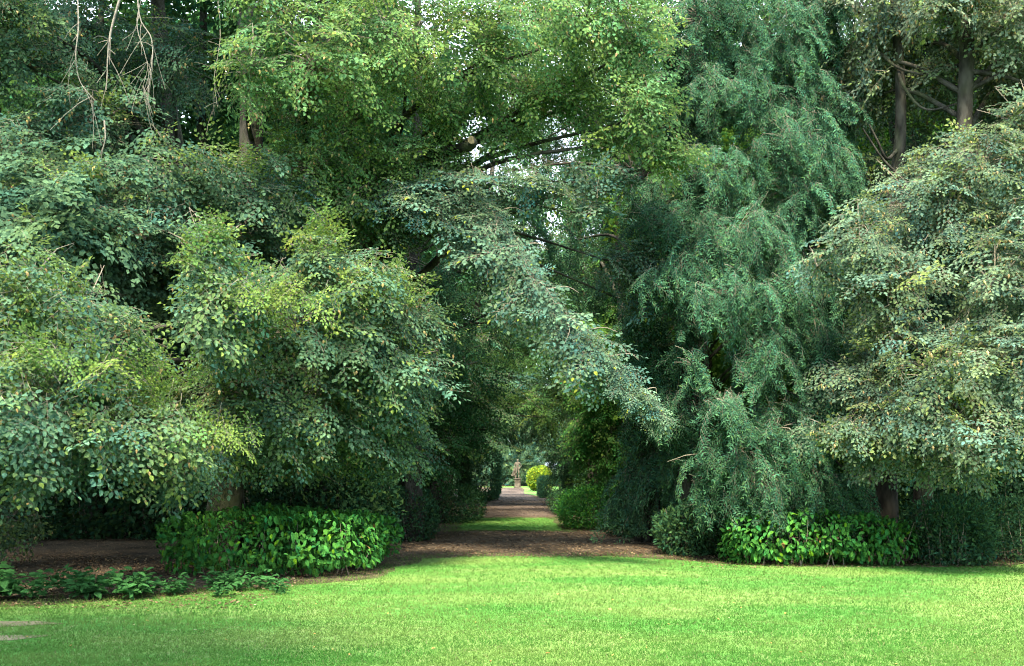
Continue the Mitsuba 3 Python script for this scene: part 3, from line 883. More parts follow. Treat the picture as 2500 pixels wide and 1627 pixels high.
high_crown(k, 102, (-5, 19), [(-5.0, 17.5, 15.6, 4.5, 4.0, 2.2), (-8.0, 17.0, 15.0, 3.0, 3.0, 2.0), (-7.5, 22.5, 17.5, 4.5, 3.0, 2.0)], (0.06, 0.15, 0.05))

high_crown(k, 131, (-5, 19), [(-8.3, 13.4, 3.2, 1.1, 1.3, 1.5), (-8.8, 14.2, 5.2, 1.5, 1.5, 1.2), (-6.8, 14.8, 5.2, 1.4, 1.1, 0.8), (-7.5, 16.6, 6.3, 2.0, 1.5, 1.0), (-9.8, 17.2, 5.2, 2.2, 1.4, 1.4), (-9.6, 14.9, 4.6, 1.6, 1.2, 1.2), (-12.5, 18.0, 5.0, 2.2, 2.0, 1.8), (-8.3, 17.2, 4.6, 2.8, 2.2, 1.3), (-11.2, 15.0, 4.4, 3.0, 2.4, 1.8), (-5.3, 17.4, 5.2, 2.6, 1.6, 1.4), (-9.5, 20.5, 6.0, 3.6, 2.6, 1.6), (-11.5, 18.5, 7.5, 2.5, 2.5, 2)], (0.075, 0.155, 0.09), SPARSE, 4.2, (1.0, 1.4), name='inner_foliage')

# --- the tree behind it, far left, with pale bare hanging twigs
k = thing('broadleaf_tree', 'dark tree at upper left with pale bare twigs hanging from its crown', 'tree')
pb = trunk(k, [(-6.3, 23.0, 0), (-6.6, 23, 4), (-7.4, 22.6, 8), (-7.9, 22.4, 12), (-8.0, 22.3, 17)], 0.36, 0.10, seed=5)
B = [(-6.65, 16.5, 6.12, 1.56, 1.5, 0.64), (-5.39, 17, 6.55, 1.24, 1.5, 0.66), (-7.16, 15.6, 5.08, 1.0, 1.4, 0.6), (-5.9, 16.2, 5.42, 1.04, 1.2, 0.42), (-8.48, 17.5, 7.07, 0.98, 1.5, 0.83), (-7.62, 18.5, 8.09, 1.11, 1.5, 0.71), (-8.72, 18, 8.99, 1.0, 1.5, 0.85),
     (-8.36, 19.5, 10.1, 0.92, 1.4, 0.75), (-6.78, 20, 9.8, 0.94, 1.4, 0.94), (-8.53, 17, 9.54, 0.8, 1.3, 0.44), (-4.4, 17.4, 6.36, 1.12, 1.5, 0.67), (-5.88, 17.8, 5.02, 1.3, 1.2, 0.53), (-4.6, 18.8, 5.69, 1.13, 1.3, 0.81)]
make_tree(k, 103, pb, B, BROAD, 7.0, (0.075, 0.155, 0.095), young_share=0.15, seeds=0.03, twig=0.45, tips=0.12)
high_crown(k, 104, (-7.5, 21), [(-9.5, 19.5, 16.0, 3.8, 3.5, 2.0), (-7.0, 25.0, 17.0, 4.0, 2.5, 2.5), (-13.5, 17.0, 11.0, 3.0, 3.0, 3.0)], (0.05, 0.13, 0.04))
gt = rng_of(50)
for pts, r in (([(-6.51, 15.0, 9.13), (-6.48, 15.0, 8.36), (-6.52, 15.0, 7.91), (-6.5, 15.1, 7.56), (-6.23, 15.0, 7.23)], 0.013), ([(-5.8, 15.5, 9.38), (-5.75, 15.5, 8.71), (-5.57, 15.5, 8.38), (-5.53, 15.4, 7.94), (-5.61, 15.4, 7.31)], 0.013),
               ([(-6.56, 17.0, 9.97), (-6.77, 17.0, 9.25), (-6.84, 17.0, 8.81), (-6.87, 17.0, 8.15)], 0.026), ([(-6.42, 15.8, 7.22), (-6.41, 15.8, 6.88), (-6.6, 15.9, 6.54), (-6.65, 15.9, 6.44)], 0.015), ([(-4.16, 17, 9.83), (-4.21, 17, 9.25), (-4.16, 17, 8.95), (-4.32, 17, 8.59)], 0.010), ([(-5.65, 15.6, 9.43), (-5.83, 15.6, 8.69), (-5.68, 15.5, 8.18), (-5.63, 15.5, 7.91), (-5.72, 15.5, 7.58)], 0.009), ([(-5.03, 17, 10.12), (-4.94, 17, 9.1), (-5.04, 17, 8.37), (-4.99, 17, 7.86)], 0.010)):
    path = limb(k, pts, r, r * 0.3, 'hanging_twig', 5, 18, 'pale_stem_material', 3)
    s0 = path[gt.integers(4, 17, 11)]
    e0 = s0 + gt.normal(0, 1, (11, 3)) * [0.2, 0.2, 0.08] - np.column_stack([np.zeros((11, 2)), gt.uniform(0.1, 0.9, 11) ** 1.3])
    part(k, 'fine_twigs', mikit.ply(branch_tubes(gt, s0, e0, r * 0.35, 0.003, 0.1), 'pale_stem_material'), kind='stuff')

# --- the tall centre tree with the sunlit crown and the long hanging bough
k = thing('broadleaf_tree', 'tall tree in the upper middle with sunlit yellow green crown and one long hanging bough', 'tree')
pc = trunk(k, [(-4.35, 22.0, 0), (-4.3, 22, 4), (-4.25, 22, 8), (-4.1, 22, 12), (-3.6, 22, 17)], 0.30, 0.12, seed=7)
C = [(-4.17, 15.8, 7.97, 0.47, 0.7, 0.58), (-3.35, 17, 8.59, 1.31, 1.5, 0.87), (-1.85, 18, 9.3, 1.54, 1.8, 1.08), (-0.31, 18, 9.23, 1.47, 1.8, 1.0), (1.23, 18, 9.53, 1.31, 1.8, 0.93), (2.19, 17.6, 9.13, 0.68, 1.4, 1.06), (2.34, 17.6, 7.93, 0.68, 1.1, 0.68),
     (2.79, 17.6, 7.17, 0.49, 0.7, 0.38), (1.8, 18.2, 7.67, 0.55, 0.8, 0.47), (-2.87, 18.6, 8.28, 1.75, 1.6, 0.96), (-1.06, 19, 8.42, 1.22, 1.4, 0.65), (0.16, 19, 8.91, 0.9, 1.2, 0.49), (-1.89, 19.2, 7.42, 1.48, 1.4, 0.58), (-3.71, 18.4, 7.18, 1.26, 1.3, 0.63), (-2.77, 19, 6.55, 1.39, 1.3, 0.57),
     (-4.01, 17, 9.46, 0.95, 1.2, 0.51), (0.48, 18.5, 8.4, 0.48, 0.8, 0.28), (-0.08, 18.6, 7.8, 0.48, 0.8, 0.28), (1.22, 18.4, 8.45, 0.39, 0.8, 0.28)]
make_tree(k, 105, pc, C, BROAD, 7.6, (0.115, 0.24, 0.095), young_share=0.5, seeds=0.03, twig=0.5, tips=0.2)
C2 = [(1.54, 18, 6.87, 0.85, 0.8, 0.22), (0.62, 18.2, 6.81, 1.01, 1.0, 0.25), (-0.72, 18.6, 6.84, 1.28, 1.2, 0.36), (1.47, 18.0, 6.29, 0.46, 0.6, 0.19), (-1.67, 18.6, 6.45, 1.2, 1.2, 0.48), (-0.55, 18.2, 6.03, 0.78, 0.9, 0.47), (2.26, 19.5, 5.67, 0.59, 0.9, 0.5), (2.63, 19.8, 4.88, 0.38, 0.7, 0.42)]


def bough(fol):
    g = fol.g
    pts = spline(BOUGH, 60)
    for i in range(4, 60):
        w = 1.35 * math.sin(math.pi * min(1.0, 0.25 + 0.75 * i / 60)) ** 0.7
        for q in range(int(g.integers(1, 5)) if i < 50 else 4):
            t = unit(pts[min(i + 1, 59)] - pts[i - 1])
            f = t * g.uniform(-0.1, 1.1) + np.array([g.normal(-0.3, 0.5), g.normal(-0.15, 0.6), g.uniform(-1.1, 0.05)])
            if q < 2:
                f2 = t * g.uniform(0.4, 1.0) + g.normal(0, 0.3, 3) + [0, -0.35, -0.15]
                fol.add(BROAD, pts[i][None] + [[0, -0.05, 0.04]], f2[None], (np.array([0.1, -0.7, 0.7]) + g.normal(0, 0.3, 3))[None], np.array([g.uniform(0.35, 0.6)]))
            fol.add(BROAD, pts[i][None] + g.normal(0, 0.07, (1, 3)), f[None], (np.array([0.15, -0.45, 1.0]) + g.normal(0, 0.35, 3))[None], np.array([max(0.45, w * g.uniform(0.5, 1.05))]))


BOUGH = [(-1.09, 19.5, 7.51), (-0.47, 18.2, 6.5), (0.0, 17.6, 5.74), (0.41, 17.2, 4.95), (0.94, 16.9, 4.16), (1.47, 16.7, 3.71), (1.98, 16.5, 3.15), (2.39, 16.4, 2.65)]
BOUGH0 = [(-4.2, 22.0, 7.8), (-2.6, 21.0, 8.2), BOUGH[0]]
sub = Foliage(106)
fill(sub, C2, BROAD, 7.0, axis=(-4.3, 22), inner=0.3, lay=0.5, droop=0.3)
bough(sub)
sub.arrays()
gb = rng_of(60)
colb = tint(gb, len(sub.P), sub.C, (0.105, 0.20, 0.135), 0.2, 0.08)
tipb = (sub.Y > 1) & (gb.random(len(sub.P)) < 0.3)
colb[tipb] = (0.24, 0.30, 0.05)
limb(k, BOUGH0 + BOUGH[1:], 0.045, 0.006, 'hanging_bough', 7, 60, 'stem_material', 4)
bp_ = spline(BOUGH, 60)
for q_ in range(16):
    i_ = 10 + int(q_ * 2.9)
    sd_ = -1 if q_ % 3 else 1
    ln_ = (1.5 - 0.9 * i_ / 60) * gb.uniform(0.6, 1.1)
    e_ = bp_[i_] + np.array([sd_ * 0.35 + 0.25, gb.normal(-0.1, 0.3), -0.75 if sd_ < 0 else -0.05]) * ln_
    limb(k + '__hanging_bough', [bp_[i_], (bp_[i_] + e_) / 2 + [0.1, 0, 0.08], e_], 0.014, 0.004, 'side_branch', 5, 8, 'stem_material', q_)
for e in C2:
    limb(k, [(-4.2, 22.0, 7.0), (np.array([-4.2, 22, 7.0]) + e[:3]) / 2 + [0, 0, 0.5], e[:3]], 0.06, 0.012)
part(k + '__hanging_bough', 'twigs', mikit.ply(cones(sub.T0, sub.T1, sub.TR), 'stem_material'), kind='stuff')
emit_leaves(k + '__hanging_bough', 'foliage', sub, colb, 'leaf_material', 0)
STUB = [(-4.2, 22.0, 7.0), (-3.0, 21.0, 7.4), (-1.6, 19.4, 7.75), (-0.78, 18.3, 7.62), (-0.72, 17.9, 7.60)]
v_, f_ = tube(spline(STUB, 16), np.linspace(0.13, 0.075, 16), 12, 0.08)
part(k, 'sawn_limb', mikit.ply((v_, f_), 'bark_material', smooth=40), label='limb sawn off short')
v_, f_ = tube([(-0.72, 17.9, 7.60), (-0.719, 17.893, 7.60)], [0.074, 0.070], 14)
part(k, 'sawn_limb__cut_face', mikit.ply((v_, f_), 'patch_material', smooth=False), label='pale sawn wood face')
high_crown(k, 151, (-4, 22), [(0.45, 21, 10.57, 1.08, 1.2, 0.81), (1.47, 21.4, 10.1, 0.73, 1.0, 0.55), (0.74, 21.6, 9.99, 0.74, 0.9, 0.42), (2.18, 21.2, 10.2, 0.73, 1.1, 0.73), (-0.54, 21, 11.02, 1.08, 1.2, 0.72), (2.34, 21, 11.2, 0.99, 1.2, 0.63), (-0.65, 21.5, 10.04, 0.74, 1.0, 0.46), (1.93, 21.4, 9.27, 0.64, 0.9, 0.37), (0.37, 21.6, 9.06, 0.65, 0.8, 0.32), (0.9, 21, 11.29, 0.99, 1.2, 0.54)], (0.11, 0.23, 0.09), SPARSE, 5.0, (0.9, 1.2), name='inner_foliage')
high_crown(k, 107, (-4, 22), [(-5.0, 20.0, 15.4, 3.5, 2.6, 1.6)], (0.08, 0.19, 0.04))

# --- the drooping conifer
k = thing('conifer_tree', 'tall dark conifer right of the path with curtains of drooping fronds', 'tree')
pd = trunk(k, [(3.9, 21.5, 0), (3.9, 21.5, 5), (3.95, 21.5, 10), (3.9, 21.5, 16), (3.9, 21.5, 20)], 0.38, 0.10, seed=9)
D = [(3.86, 20, 10.66, 1.2, 1.4, 0.77), (5.19, 20.5, 10.62, 1.14, 1.4, 0.88), (5.8, 20.5, 9.57, 0.97, 1.3, 0.97), (4.37, 20, 9.2, 1.11, 1.4, 0.77), (5.44, 19.5, 8.1, 0.92, 1.3, 0.75), (3.95, 20, 7.49, 1.29, 1.4, 0.77), (2.93, 19.5, 6.51, 0.84, 1.1, 0.59), (4.16, 19, 6.06, 1.22, 1.4, 0.73),
     (5.52, 19.5, 6.84, 0.67, 1.1, 0.84), (3.14, 18.8, 5.37, 0.89, 1.0, 0.48), (4.05, 18.5, 4.91, 1.19, 1.3, 0.63), (5.13, 19, 5.16, 0.73, 1.2, 0.73), (4.6, 18.5, 3.88, 0.79, 1.2, 0.71), (3.28, 18.2, 3.61, 0.27, 0.5, 0.59), (3.82, 18, 2.78, 0.73, 1.0, 0.42),
     (4.76, 18.2, 2.44, 0.94, 1.2, 0.7), (5.72, 18.8, 2.95, 0.73, 1.1, 0.81), (3.92, 18.3, 1.97, 0.94, 1.0, 0.47), (5.05, 18.4, 1.58, 0.87, 1.1, 0.55), (6.13, 18.8, 1.5, 0.73, 1.0, 0.56), (4.35, 18.1, 1.35, 0.7, 0.8, 0.35), (3.33, 21, 10.66, 0.63, 1.1, 0.81), (6.51, 20.5, 7.63, 0.7, 1.1, 0.97), (6.06, 19.5, 5.34, 0.59, 1.0, 0.75), (5.78, 19, 4.1, 0.65, 1.0, 0.73), (2.79, 21, 7.6, 0.63, 1.0, 0.63), (2.68, 20.8, 6.12, 0.54, 0.9, 0.62), (6.75, 21, 9.31, 0.63, 1.0, 0.72), (2.83, 21.3, 9.42, 0.55, 1.0, 0.73), (6.52, 19, 1.5, 0.49, 0.8, 0.49), (3.43, 19.5, 4.5, 0.42, 0.7, 0.5), (3.57, 20.8, 2.55, 0.54, 0.7, 0.62), (3.2, 20.2, 2.96, 0.52, 0.8, 0.61), (2.97, 21, 4.18, 0.54, 0.8, 0.72), (2.64, 21.2, 5.11, 0.55, 0.8, 0.55), (3.63, 18.8, 1.42, 0.56, 0.8, 0.4), (6.39, 21, 11.02, 0.81, 1.2, 0.81), (4.53, 20.3, 10.1, 0.78, 1.0, 0.52), (3.78, 20.5, 8.42, 0.53, 0.8, 0.62), (3.66, 20.8, 9.86, 0.54, 0.9, 0.71)]
make_tree(k, 108, pd, D, FROND, 8.2, (0.039, 0.103, 0.056), young=(0.075, 0.165, 0.068), young_share=0.5, mat='needle_material', twig=0.4, turn=0.3, thin=0.35, droop=0.3, face=0.7, spread=0.4, tips=0.0, limb_r=0.045, inner=0.35)
high_crown(k, 109, (3.9, 21.5), [(4.6, 20.5, 13.4, 2.6, 2.2, 1.6), (4.0, 20.8, 14.5, 2.2, 2.0, 1.8)], (0.04, 0.11, 0.055), kit=DARK_FROND, density=1.6)

# --- the pale tree at right
k = thing('broadleaf_tree', 'pale grey green tree at right covered with tan seed clusters', 'tree')
pe = trunk(k, [(7.75, 21.0, 0), (7.8, 21, 2.5), (7.75, 20.8, 6), (7.95, 20.5, 9.0), (7.6, 20.4, 13)], 0.34, 0.05, seed=11)
R = [(6.49, 17, 1.92, 0.8, 1.0, 0.29), (7.34, 16.3, 1.77, 0.84, 1.0, 0.28), (9.16, 17.8, 7.77, 0.69, 1.2, 0.69), (7.85, 18.5, 7.29, 0.71, 1.0, 0.48), (5.9, 17, 5.6, 0.62, 1.0, 0.8), (6.34, 17, 4.73, 0.95, 1.2, 0.8), (7.33, 18, 6.45, 1.0, 1.3, 0.69), (8.23, 17.6, 6.95, 0.91, 1.3, 0.83), (7.79, 17.8, 5.78, 0.92, 1.2, 0.61), (7.83, 16.3, 4.6, 0.77, 1.4, 1.05), (6.49, 17, 3.85, 0.8, 1.1, 0.58), (6.04, 17.6, 3.25, 0.98, 1.0, 0.45),
     (7.02, 16.2, 3.19, 1.18, 1.5, 0.76), (7.25, 15.8, 2.28, 1.02, 1.2, 0.54), (6.48, 16.6, 2.66, 0.85, 1.2, 0.64), (5.48, 16.8, 2.31, 0.72, 0.8, 0.29), (7.86, 15.8, 3.36, 0.61, 1.2, 0.81), (8.6, 17, 5.75, 0.51, 1.1, 0.8), (5.11, 16.8, 5.12, 0.32, 0.5, 0.29), (8.36, 15.6, 2.67, 0.6, 1.2, 0.8), (8.93, 16.4, 4.48, 0.56, 1.2, 1.13)]
make_tree(k, 110, pe, R, SMALL, 9.5, (0.120, 0.205, 0.138), young=(0.2, 0.27, 0.08), young_share=0.25, single=300, seeds=0.055, seed_color=(0.44, 0.38, 0.20), twig=0.5, tips=0.2)
high_crown(k, 111, (8, 21), [(14.0, 18.0, 10.5, 2.6, 2.6, 3.0), (7.5, 25.0, 17.0, 4.0, 2.5, 2.5), (8.6, 21, 15.5, 3.5, 3.5, 2.4)], (0.10, 0.17, 0.09))
high_crown(k, 132, (8, 21), [(8.5, 19.8, 4.8, 2.8, 1.8, 1.3), (11.5, 18.8, 4.6, 2.6, 2.4, 1.6), (12, 21, 7.5, 3, 2.5, 2)], (0.11, 0.19, 0.125), SPARSE, 4.2, (1.0, 1.4), name='inner_foliage')

# --- the twin trunks behind it
k = thing('broadleaf_tree', 'slim leaning tree with a bare upright trunk showing at upper right', 'tree')
pf = trunk(k, [(8.1, 20.0, 0), (8.3, 19.9, 3), (8.75, 19.7, 7), (8.87, 19.6, 9.5), (8.9, 19.6, 14)], 0.20, 0.13, seed=13)
limb(k, [(8.87, 19.6, 9.5), (9.4, 19.4, 9.35), (10.2, 19.2, 9.0)], 0.06, 0.02)
limb(k, [(8.87, 19.6, 9.1), (9.6, 19.3, 9.5), (10.2, 19.0, 10.3)], 0.05, 0.015)
S = [(8.48, 20.6, 9.69, 0.44, 0.8, 0.44), (9.45, 19, 10.21, 0.73, 1.1, 0.65), (7.5, 21.6, 9.53, 0.56, 0.9, 0.56), (10.35, 20.8, 9.33, 0.54, 0.9, 0.54), (8.23, 19, 10.46, 0.98, 1.1, 0.49), (8.43, 21.6, 8.14, 0.65, 0.8, 0.46), (8.11, 22, 10.62, 1.04, 1.3, 0.75), (9.13, 21.5, 10.78, 1.01, 1.3, 0.65), (10.35, 20.8, 10.13, 0.71, 1.1, 0.71), (6.93, 21, 9.85, 0.63, 1.2, 0.81), (7.03, 20.5, 11.06, 0.97, 1.2, 0.53), (8.28, 21, 11.11, 1.35, 1.3, 0.63), (9.82, 21, 11.11, 1.35, 1.3, 0.72), (7.29, 21, 10.75, 0.81, 1.3, 0.72), (10.94, 22, 9.67, 0.94, 1.4, 1.04), (9.46, 22.5, 10.14, 0.68, 1.0, 0.58), (9.53, 22, 8.45, 1.13, 1.2, 0.66), (10.55, 20, 10.32, 0.94, 1.4, 1.11)]
make_tree(k, 112, pf, S, SPARSE, 8.5, (0.16, 0.23, 0.155), young_share=0.3, seeds=0.05, twig=0.4)
k = thing('broadleaf_tree', 'dim tree between the conifer and the pale tree, behind both', 'tree')
pg = trunk(k, [(8.75, 24.6, 0), (9.5, 24.6, 6), (9.5, 24.6, 9), (9.1, 24.6, 12), (9.0, 24.6, 15)], 0.22, 0.08, seed=15)
for pts in ([(8.32, 20, 6.63), (8.06, 20, 7.32), (7.46, 20, 7.83), (6.92, 19.8, 8.45)], [(7.83, 20.4, 9.97), (7.84, 20.1, 9.41), (8.15, 19.8, 8.83), (8.79, 19.7, 8.92)], [(7.87, 20.5, 8.25), (7.54, 20.2, 7.98), (7.29, 20, 8.26), (7.08, 19.9, 8.57)],
            [(7.47, 20.5, 10.27), (7.8, 20.2, 9.8), (8.4, 20, 9.55)]):
    limb('broadleaf_tree_003', pts, 0.04, 0.014, 'bare_branch')
S2 = [(8.48, 23, 8.36, 1.18, 1.2, 0.69), (8.44, 24, 10.19, 0.72, 1.1, 0.72), (9.37, 23.5, 9.41, 0.6, 0.9, 0.4), (7.45, 22, 8.07, 0.75, 1.2, 0.75), (8.4, 22, 6.75, 1.32, 1.3, 0.75)]
make_tree(k, 113, pg, S2, SPARSE, 4.2, (0.09, 0.165, 0.09), young_share=0.15, twig=0.4, limbs=False)

# ------------------------------------------------------------------ the avenue
def avenue_tree(label, name, trunk_pts, r0, clumps, kit, density, color, seed, **kw):
    k = thing(name, label, 'tree')
    p = trunk(k, trunk_pts, r0, r0 * 0.3, sides=10, n=14, seed=seed)
    make_tree(k, seed, p, clumps, kit, density, color, **{**dict(young_share=0.1, twig=0.25, limb_r=0.05), **kw})
    return k


LAY = dict(lay=0.75, droop=0.4)
avenue_tree('dark layered tree on the left of the path beyond the near tree', 'broadleaf_tree', [(-2.9, 28, 0), (-2.9, 28, 5), (-2.8, 28, 9)], 0.22,
            [(-1.27, 27, 4.54, 1.16, 1.4, 1.16), (-1.16, 27, 3.49, 1.16, 1.4, 0.81), (-1.59, 26.5, 2.44, 1.02, 1.2, 0.8), (-0.72, 28, 2.84, 0.84, 1.0, 0.6), (-2.2, 27, 3.96, 0.93, 1.4, 1.85), (-2.08, 25.5, 1.86, 0.87, 1.0, 0.55)], SPARSE, 4.2, (0.045, 0.135, 0.045), 120, **LAY)
avenue_tree('tree with pale flat tiers of leaves reaching over the path from the left', 'broadleaf_tree', [(-2.5, 33, 0), (-2.5, 33, 5), (-2.4, 33, 10)], 0.22,
            [(-0.42, 33, 3.33, 0.85, 1.0, 0.42), (-0.85, 33, 2.55, 0.99, 1.0, 0.42), (-1.17, 34, 4.54, 1.31, 1.4, 0.87), (-0.9, 35, 6.13, 1.2, 1.4, 1.2), (-1.7, 33, 3.47, 0.85, 1.2, 0.85)], SPARSE, 4.2, (0.07, 0.16, 0.085), 121, **LAY)
avenue_tree('bright green tree hanging over the light shrub on the right of the path', 'broadleaf_tree', [(3.6, 31, 0), (3.5, 31, 4), (3.3, 31, 8), (3.2, 31, 11)], 0.2,
            [(2.66, 29.5, 4.42, 0.76, 1.2, 0.89), (2.28, 29.5, 3.41, 0.76, 1.1, 0.76), (2.22, 30.5, 2.55, 0.78, 1.1, 0.78), (2.91, 29.5, 2.9, 0.76, 1.2, 1.39), (3.27, 30.5, 1.9, 0.78, 1.0, 0.78), (1.99, 31, 4.56, 0.53, 1.0, 0.8)], SPARSE, 5.5, (0.06, 0.20, 0.05), 122, young_share=0.3, lay=0.4)
avenue_tree('soft green tree arching over the middle of the path', 'broadleaf_tree', [(-3.0, 46, 0), (-2.8, 46, 5), (-1.6, 46, 9), (-1.0, 46, 14), (-0.6, 46, 21)], 0.26,
            [(0.0, 46, 5.94, 1.78, 2.0, 1.38), (-0.96, 45, 7.01, 1.54, 2.0, 1.54), (0.96, 45, 6.81, 1.54, 2.0, 1.54), (0.2, 47, 4.82, 1.61, 1.8, 0.81), (-0.35, 41, 4.69, 1.05, 1.4, 0.7), (0.9, 42, 4.4, 0.9, 1.4, 0.81), (1.37, 40, 3.84, 0.69, 1.3, 0.86), (1.97, 46, 5.55, 1.18, 1.8, 1.78), (0.2, 47, 8.85, 2.62, 2.0, 1.61), (-1.23, 48, 11.07, 2.26, 2.0, 1.65), (0.84, 49, 12.1, 2.31, 2.0, 1.68), (-0.21, 49, 14.2, 2.31, 2.0, 1.47), (1.85, 48, 10.04, 1.65, 2.0, 1.65), (2.31, 49, 12.52, 1.68, 2.0, 1.47), (0.86, 50, 15.74, 1.93, 2.0, 1.07), (-2.26, 48, 16.01, 2.26, 2.0, 1.65), (-0.21, 49, 18.19, 1.47, 1.8, 1.26), (-2.26, 48, 19.3, 2.26, 2.0, 1.85), (-4.73, 48, 17.65, 1.85, 2.0, 1.85), (-0.21, 48, 21.36, 1.85, 2.0, 1.85), (3.29, 48, 23.0, 2.06, 2.0, 1.44), (5.35, 48, 20.95, 1.65, 2.0, 1.85), (5.97, 48, 17.45, 1.23, 1.8, 1.85), (1.44, 48, 23.42, 1.85, 2.0, 1.44)], MEDIUM, 2.0, (0.09, 0.20, 0.06), 123)
avenue_tree('dark conifer with bare hanging twigs over the path entrance', 'conifer_tree', [(-2.4, 24.5, 0), (-2.4, 24.5, 5), (-2.3, 24.5, 10), (-2.3, 24.5, 14)], 0.22,
            [(-0.93, 24, 5.77, 1.13, 1.1, 0.51), (0.0, 24, 5.25, 0.62, 0.8, 0.51), (-1.34, 24, 4.84, 0.46, 0.8, 0.62), (-1.65, 24, 6.38, 0.93, 1.1, 0.72), (-0.42, 24.5, 6.8, 1.05, 1.1, 0.53), (0.43, 25, 6.04, 0.54, 0.8, 0.54), (-0.1, 24.2, 8.19, 1.04, 1.0, 0.42), (0.73, 24.2, 7.46, 0.93, 1.0, 0.52), (1.14, 24.2, 6.42, 0.62, 1.0, 0.62), (-0.83, 24.2, 7.46, 0.83, 1.0, 0.42)], DARK_FROND, 2.6, (0.045, 0.115, 0.06), 124, mat='needle_material')
avenue_tree('dark conifer behind the hanging bough, right of the path entrance', 'conifer_tree', [(3.3, 24.2, 0), (3.3, 24.2, 6), (3.2, 24.2, 11), (3.2, 24.2, 13)], 0.25,
            [(2.88, 32, 7.94, 1.23, 1.3, 1.1), (2.81, 23.4, 4.66, 0.8, 1.3, 1.1), (3.19, 24, 3.09, 0.93, 1.3, 1.13), (3.43, 23.5, 1.65, 0.91, 1.2, 0.91), (3.16, 32, 9.86, 1.23, 1.3, 0.82), (1.92, 32, 9.04, 0.96, 1.1, 0.82), (3.47, 24.5, 6.48, 0.84, 1.2, 1.16), (4.04, 23, 2.64, 0.89, 1.2, 1.58), (2.84, 22.8, 3.8, 0.59, 0.9, 0.88), (3.57, 22.5, 3.58, 0.58, 0.9, 1.06), (3.81, 22.2, 1.37, 0.67, 0.9, 0.76), (1.37, 32, 13.43, 1.37, 0.9, 0.62), (2.47, 32, 12.75, 1.23, 0.9, 0.62), (1.37, 32, 12.2, 1.51, 0.9, 0.55), (2.74, 32, 11.65, 1.1, 0.8, 0.55), (0.14, 32, 12.47, 1.1, 0.9, 0.69), (2.62, 23.5, 1.15, 0.71, 1.0, 0.71), (1.92, 32, 11.24, 1.23, 1.1, 0.69), (0.82, 32, 12.2, 0.96, 1.0, 0.69), (3.29, 32, 11.24, 0.82, 1.0, 0.82), (3.71, 23.4, 9.38, 0.7, 1.1, 0.9), (3.71, 23.4, 10.68, 0.7, 1.1, 0.9)],
            DARK_FROND, 4.2, (0.045, 0.115, 0.06), 125, mat='needle_material')
for kk, pts in enumerate(([(4.35, 26, 8.11), (2.84, 25.5, 9.52), (1.72, 25, 10.22), (0.63, 24.6, 10.51)], [(4.13, 26, 8.67), (2.74, 25.6, 9.33), (1.51, 25.2, 9.43), (-0.11, 25, 9.15)], [(3.9, 26, 9.23), (2.74, 25.6, 10.1), (2.29, 25.4, 10.9)])):
    limb('conifer_tree_002', pts, 0.06, 0.012, 'bare_branch')
    s0 = spline(pts, 30)[gt.integers(4, 29, 40)]
    e0 = s0 + gt.normal(0, 1, (40, 3)) * [0.5, 0.4, 0.3] + [-0.25, 0, 0.0]
    part('conifer_tree_002', 'fine_twigs', mikit.ply(branch_tubes(gt, s0, e0, 0.010, 0.003, 0.05), 'bark_material'), kind='stuff')
avenue_tree('tall green tree behind the tip of the hanging bough, right of the path', 'broadleaf_tree', [(3.4, 42, 0), (3.3, 42, 5), (3.0, 42, 9), (2.8, 42, 13)], 0.24,
            [(2.34, 42, 7.73, 1.44, 1.8, 1.44), (3.6, 42, 9.17, 1.44, 1.8, 1.62), (2.21, 43, 10.46, 1.48, 1.8, 1.48), (3.69, 43, 11.93, 1.66, 1.8, 1.48), (2.64, 44, 13.3, 1.7, 1.8, 1.13), (2.81, 41, 5.83, 1.05, 1.6, 1.41), (4.57, 41, 10.4, 1.23, 1.6, 1.93), (4.29, 40, 6.76, 1.03, 1.6, 1.89)], MEDIUM, 2.0, (0.075, 0.19, 0.055), 128)
high_crown('broadleaf_tree_010', 150, (-1, 44), [(0.8, 40.0, 12.6, 3.2, 2.2, 1.3), (0.6, 44.0, 10.5, 3.4, 2.5, 1.3), (-0.3, 50.0, 10.5, 3.6, 3.0, 1.4), (0.2, 36.8, 8.6, 2.4, 1.2, 0.8), (0.4, 57.0, 10.0, 3.6, 3.0, 1.6), (0.6, 64.0, 9.5, 3.6, 3.0, 1.6), (2.8, 37.5, 12.5, 2.0, 1.5, 1.2)], (0.08, 0.19, 0.065), MEDIUM, 1.6, (0.9, 1.3), name='upper_foliage')
YEW = dict(mat='needle_material', twig=0.1, limbs=False)
avenue_tree('dark yew on the left that closes the arch in front of the statue', 'yew_tree', [(-2.6, 55, 0), (-2.5, 55, 4), (-2.2, 55, 8)], 0.3,
            [(-1.89, 55, 3.7, 1.3, 1.6, 1.42), (-2.36, 55, 1.82, 1.18, 1.6, 1.42), (-0.96, 56, 4.22, 1.2, 1.5, 0.96), (0.0, 57, 3.9, 1.1, 1.4, 0.73), (0.36, 56, 4.46, 1.8, 1.5, 1.08), (-1.71, 57, 5.73, 1.71, 1.6, 1.22), (-3.01, 54, 4.13, 1.16, 1.6, 2.55)], DARK_FROND, 2.4, (0.045, 0.11, 0.05), 126, **YEW)
avenue_tree('dark yew on the right that closes the arch in front of the statue', 'yew_tree', [(3.3, 58, 0), (3.1, 58, 4), (2.6, 58, 8)], 0.3,
            [(2.44, 57, 3.04, 1.1, 1.6, 1.96), (1.96, 57, 4.27, 1.34, 1.6, 1.1), (1.1, 57, 4.02, 0.98, 1.4, 0.73), (2.79, 50, 2.02, 1.07, 1.6, 1.29), (1.99, 58, 5.8, 1.74, 1.6, 1.24), (3.34, 52, 4.04, 1.11, 1.6, 2.01), (2.64, 44, 3.3, 0.85, 1.3, 1.13)], DARK_FROND, 2.4, (0.045, 0.11, 0.05), 127, **YEW)

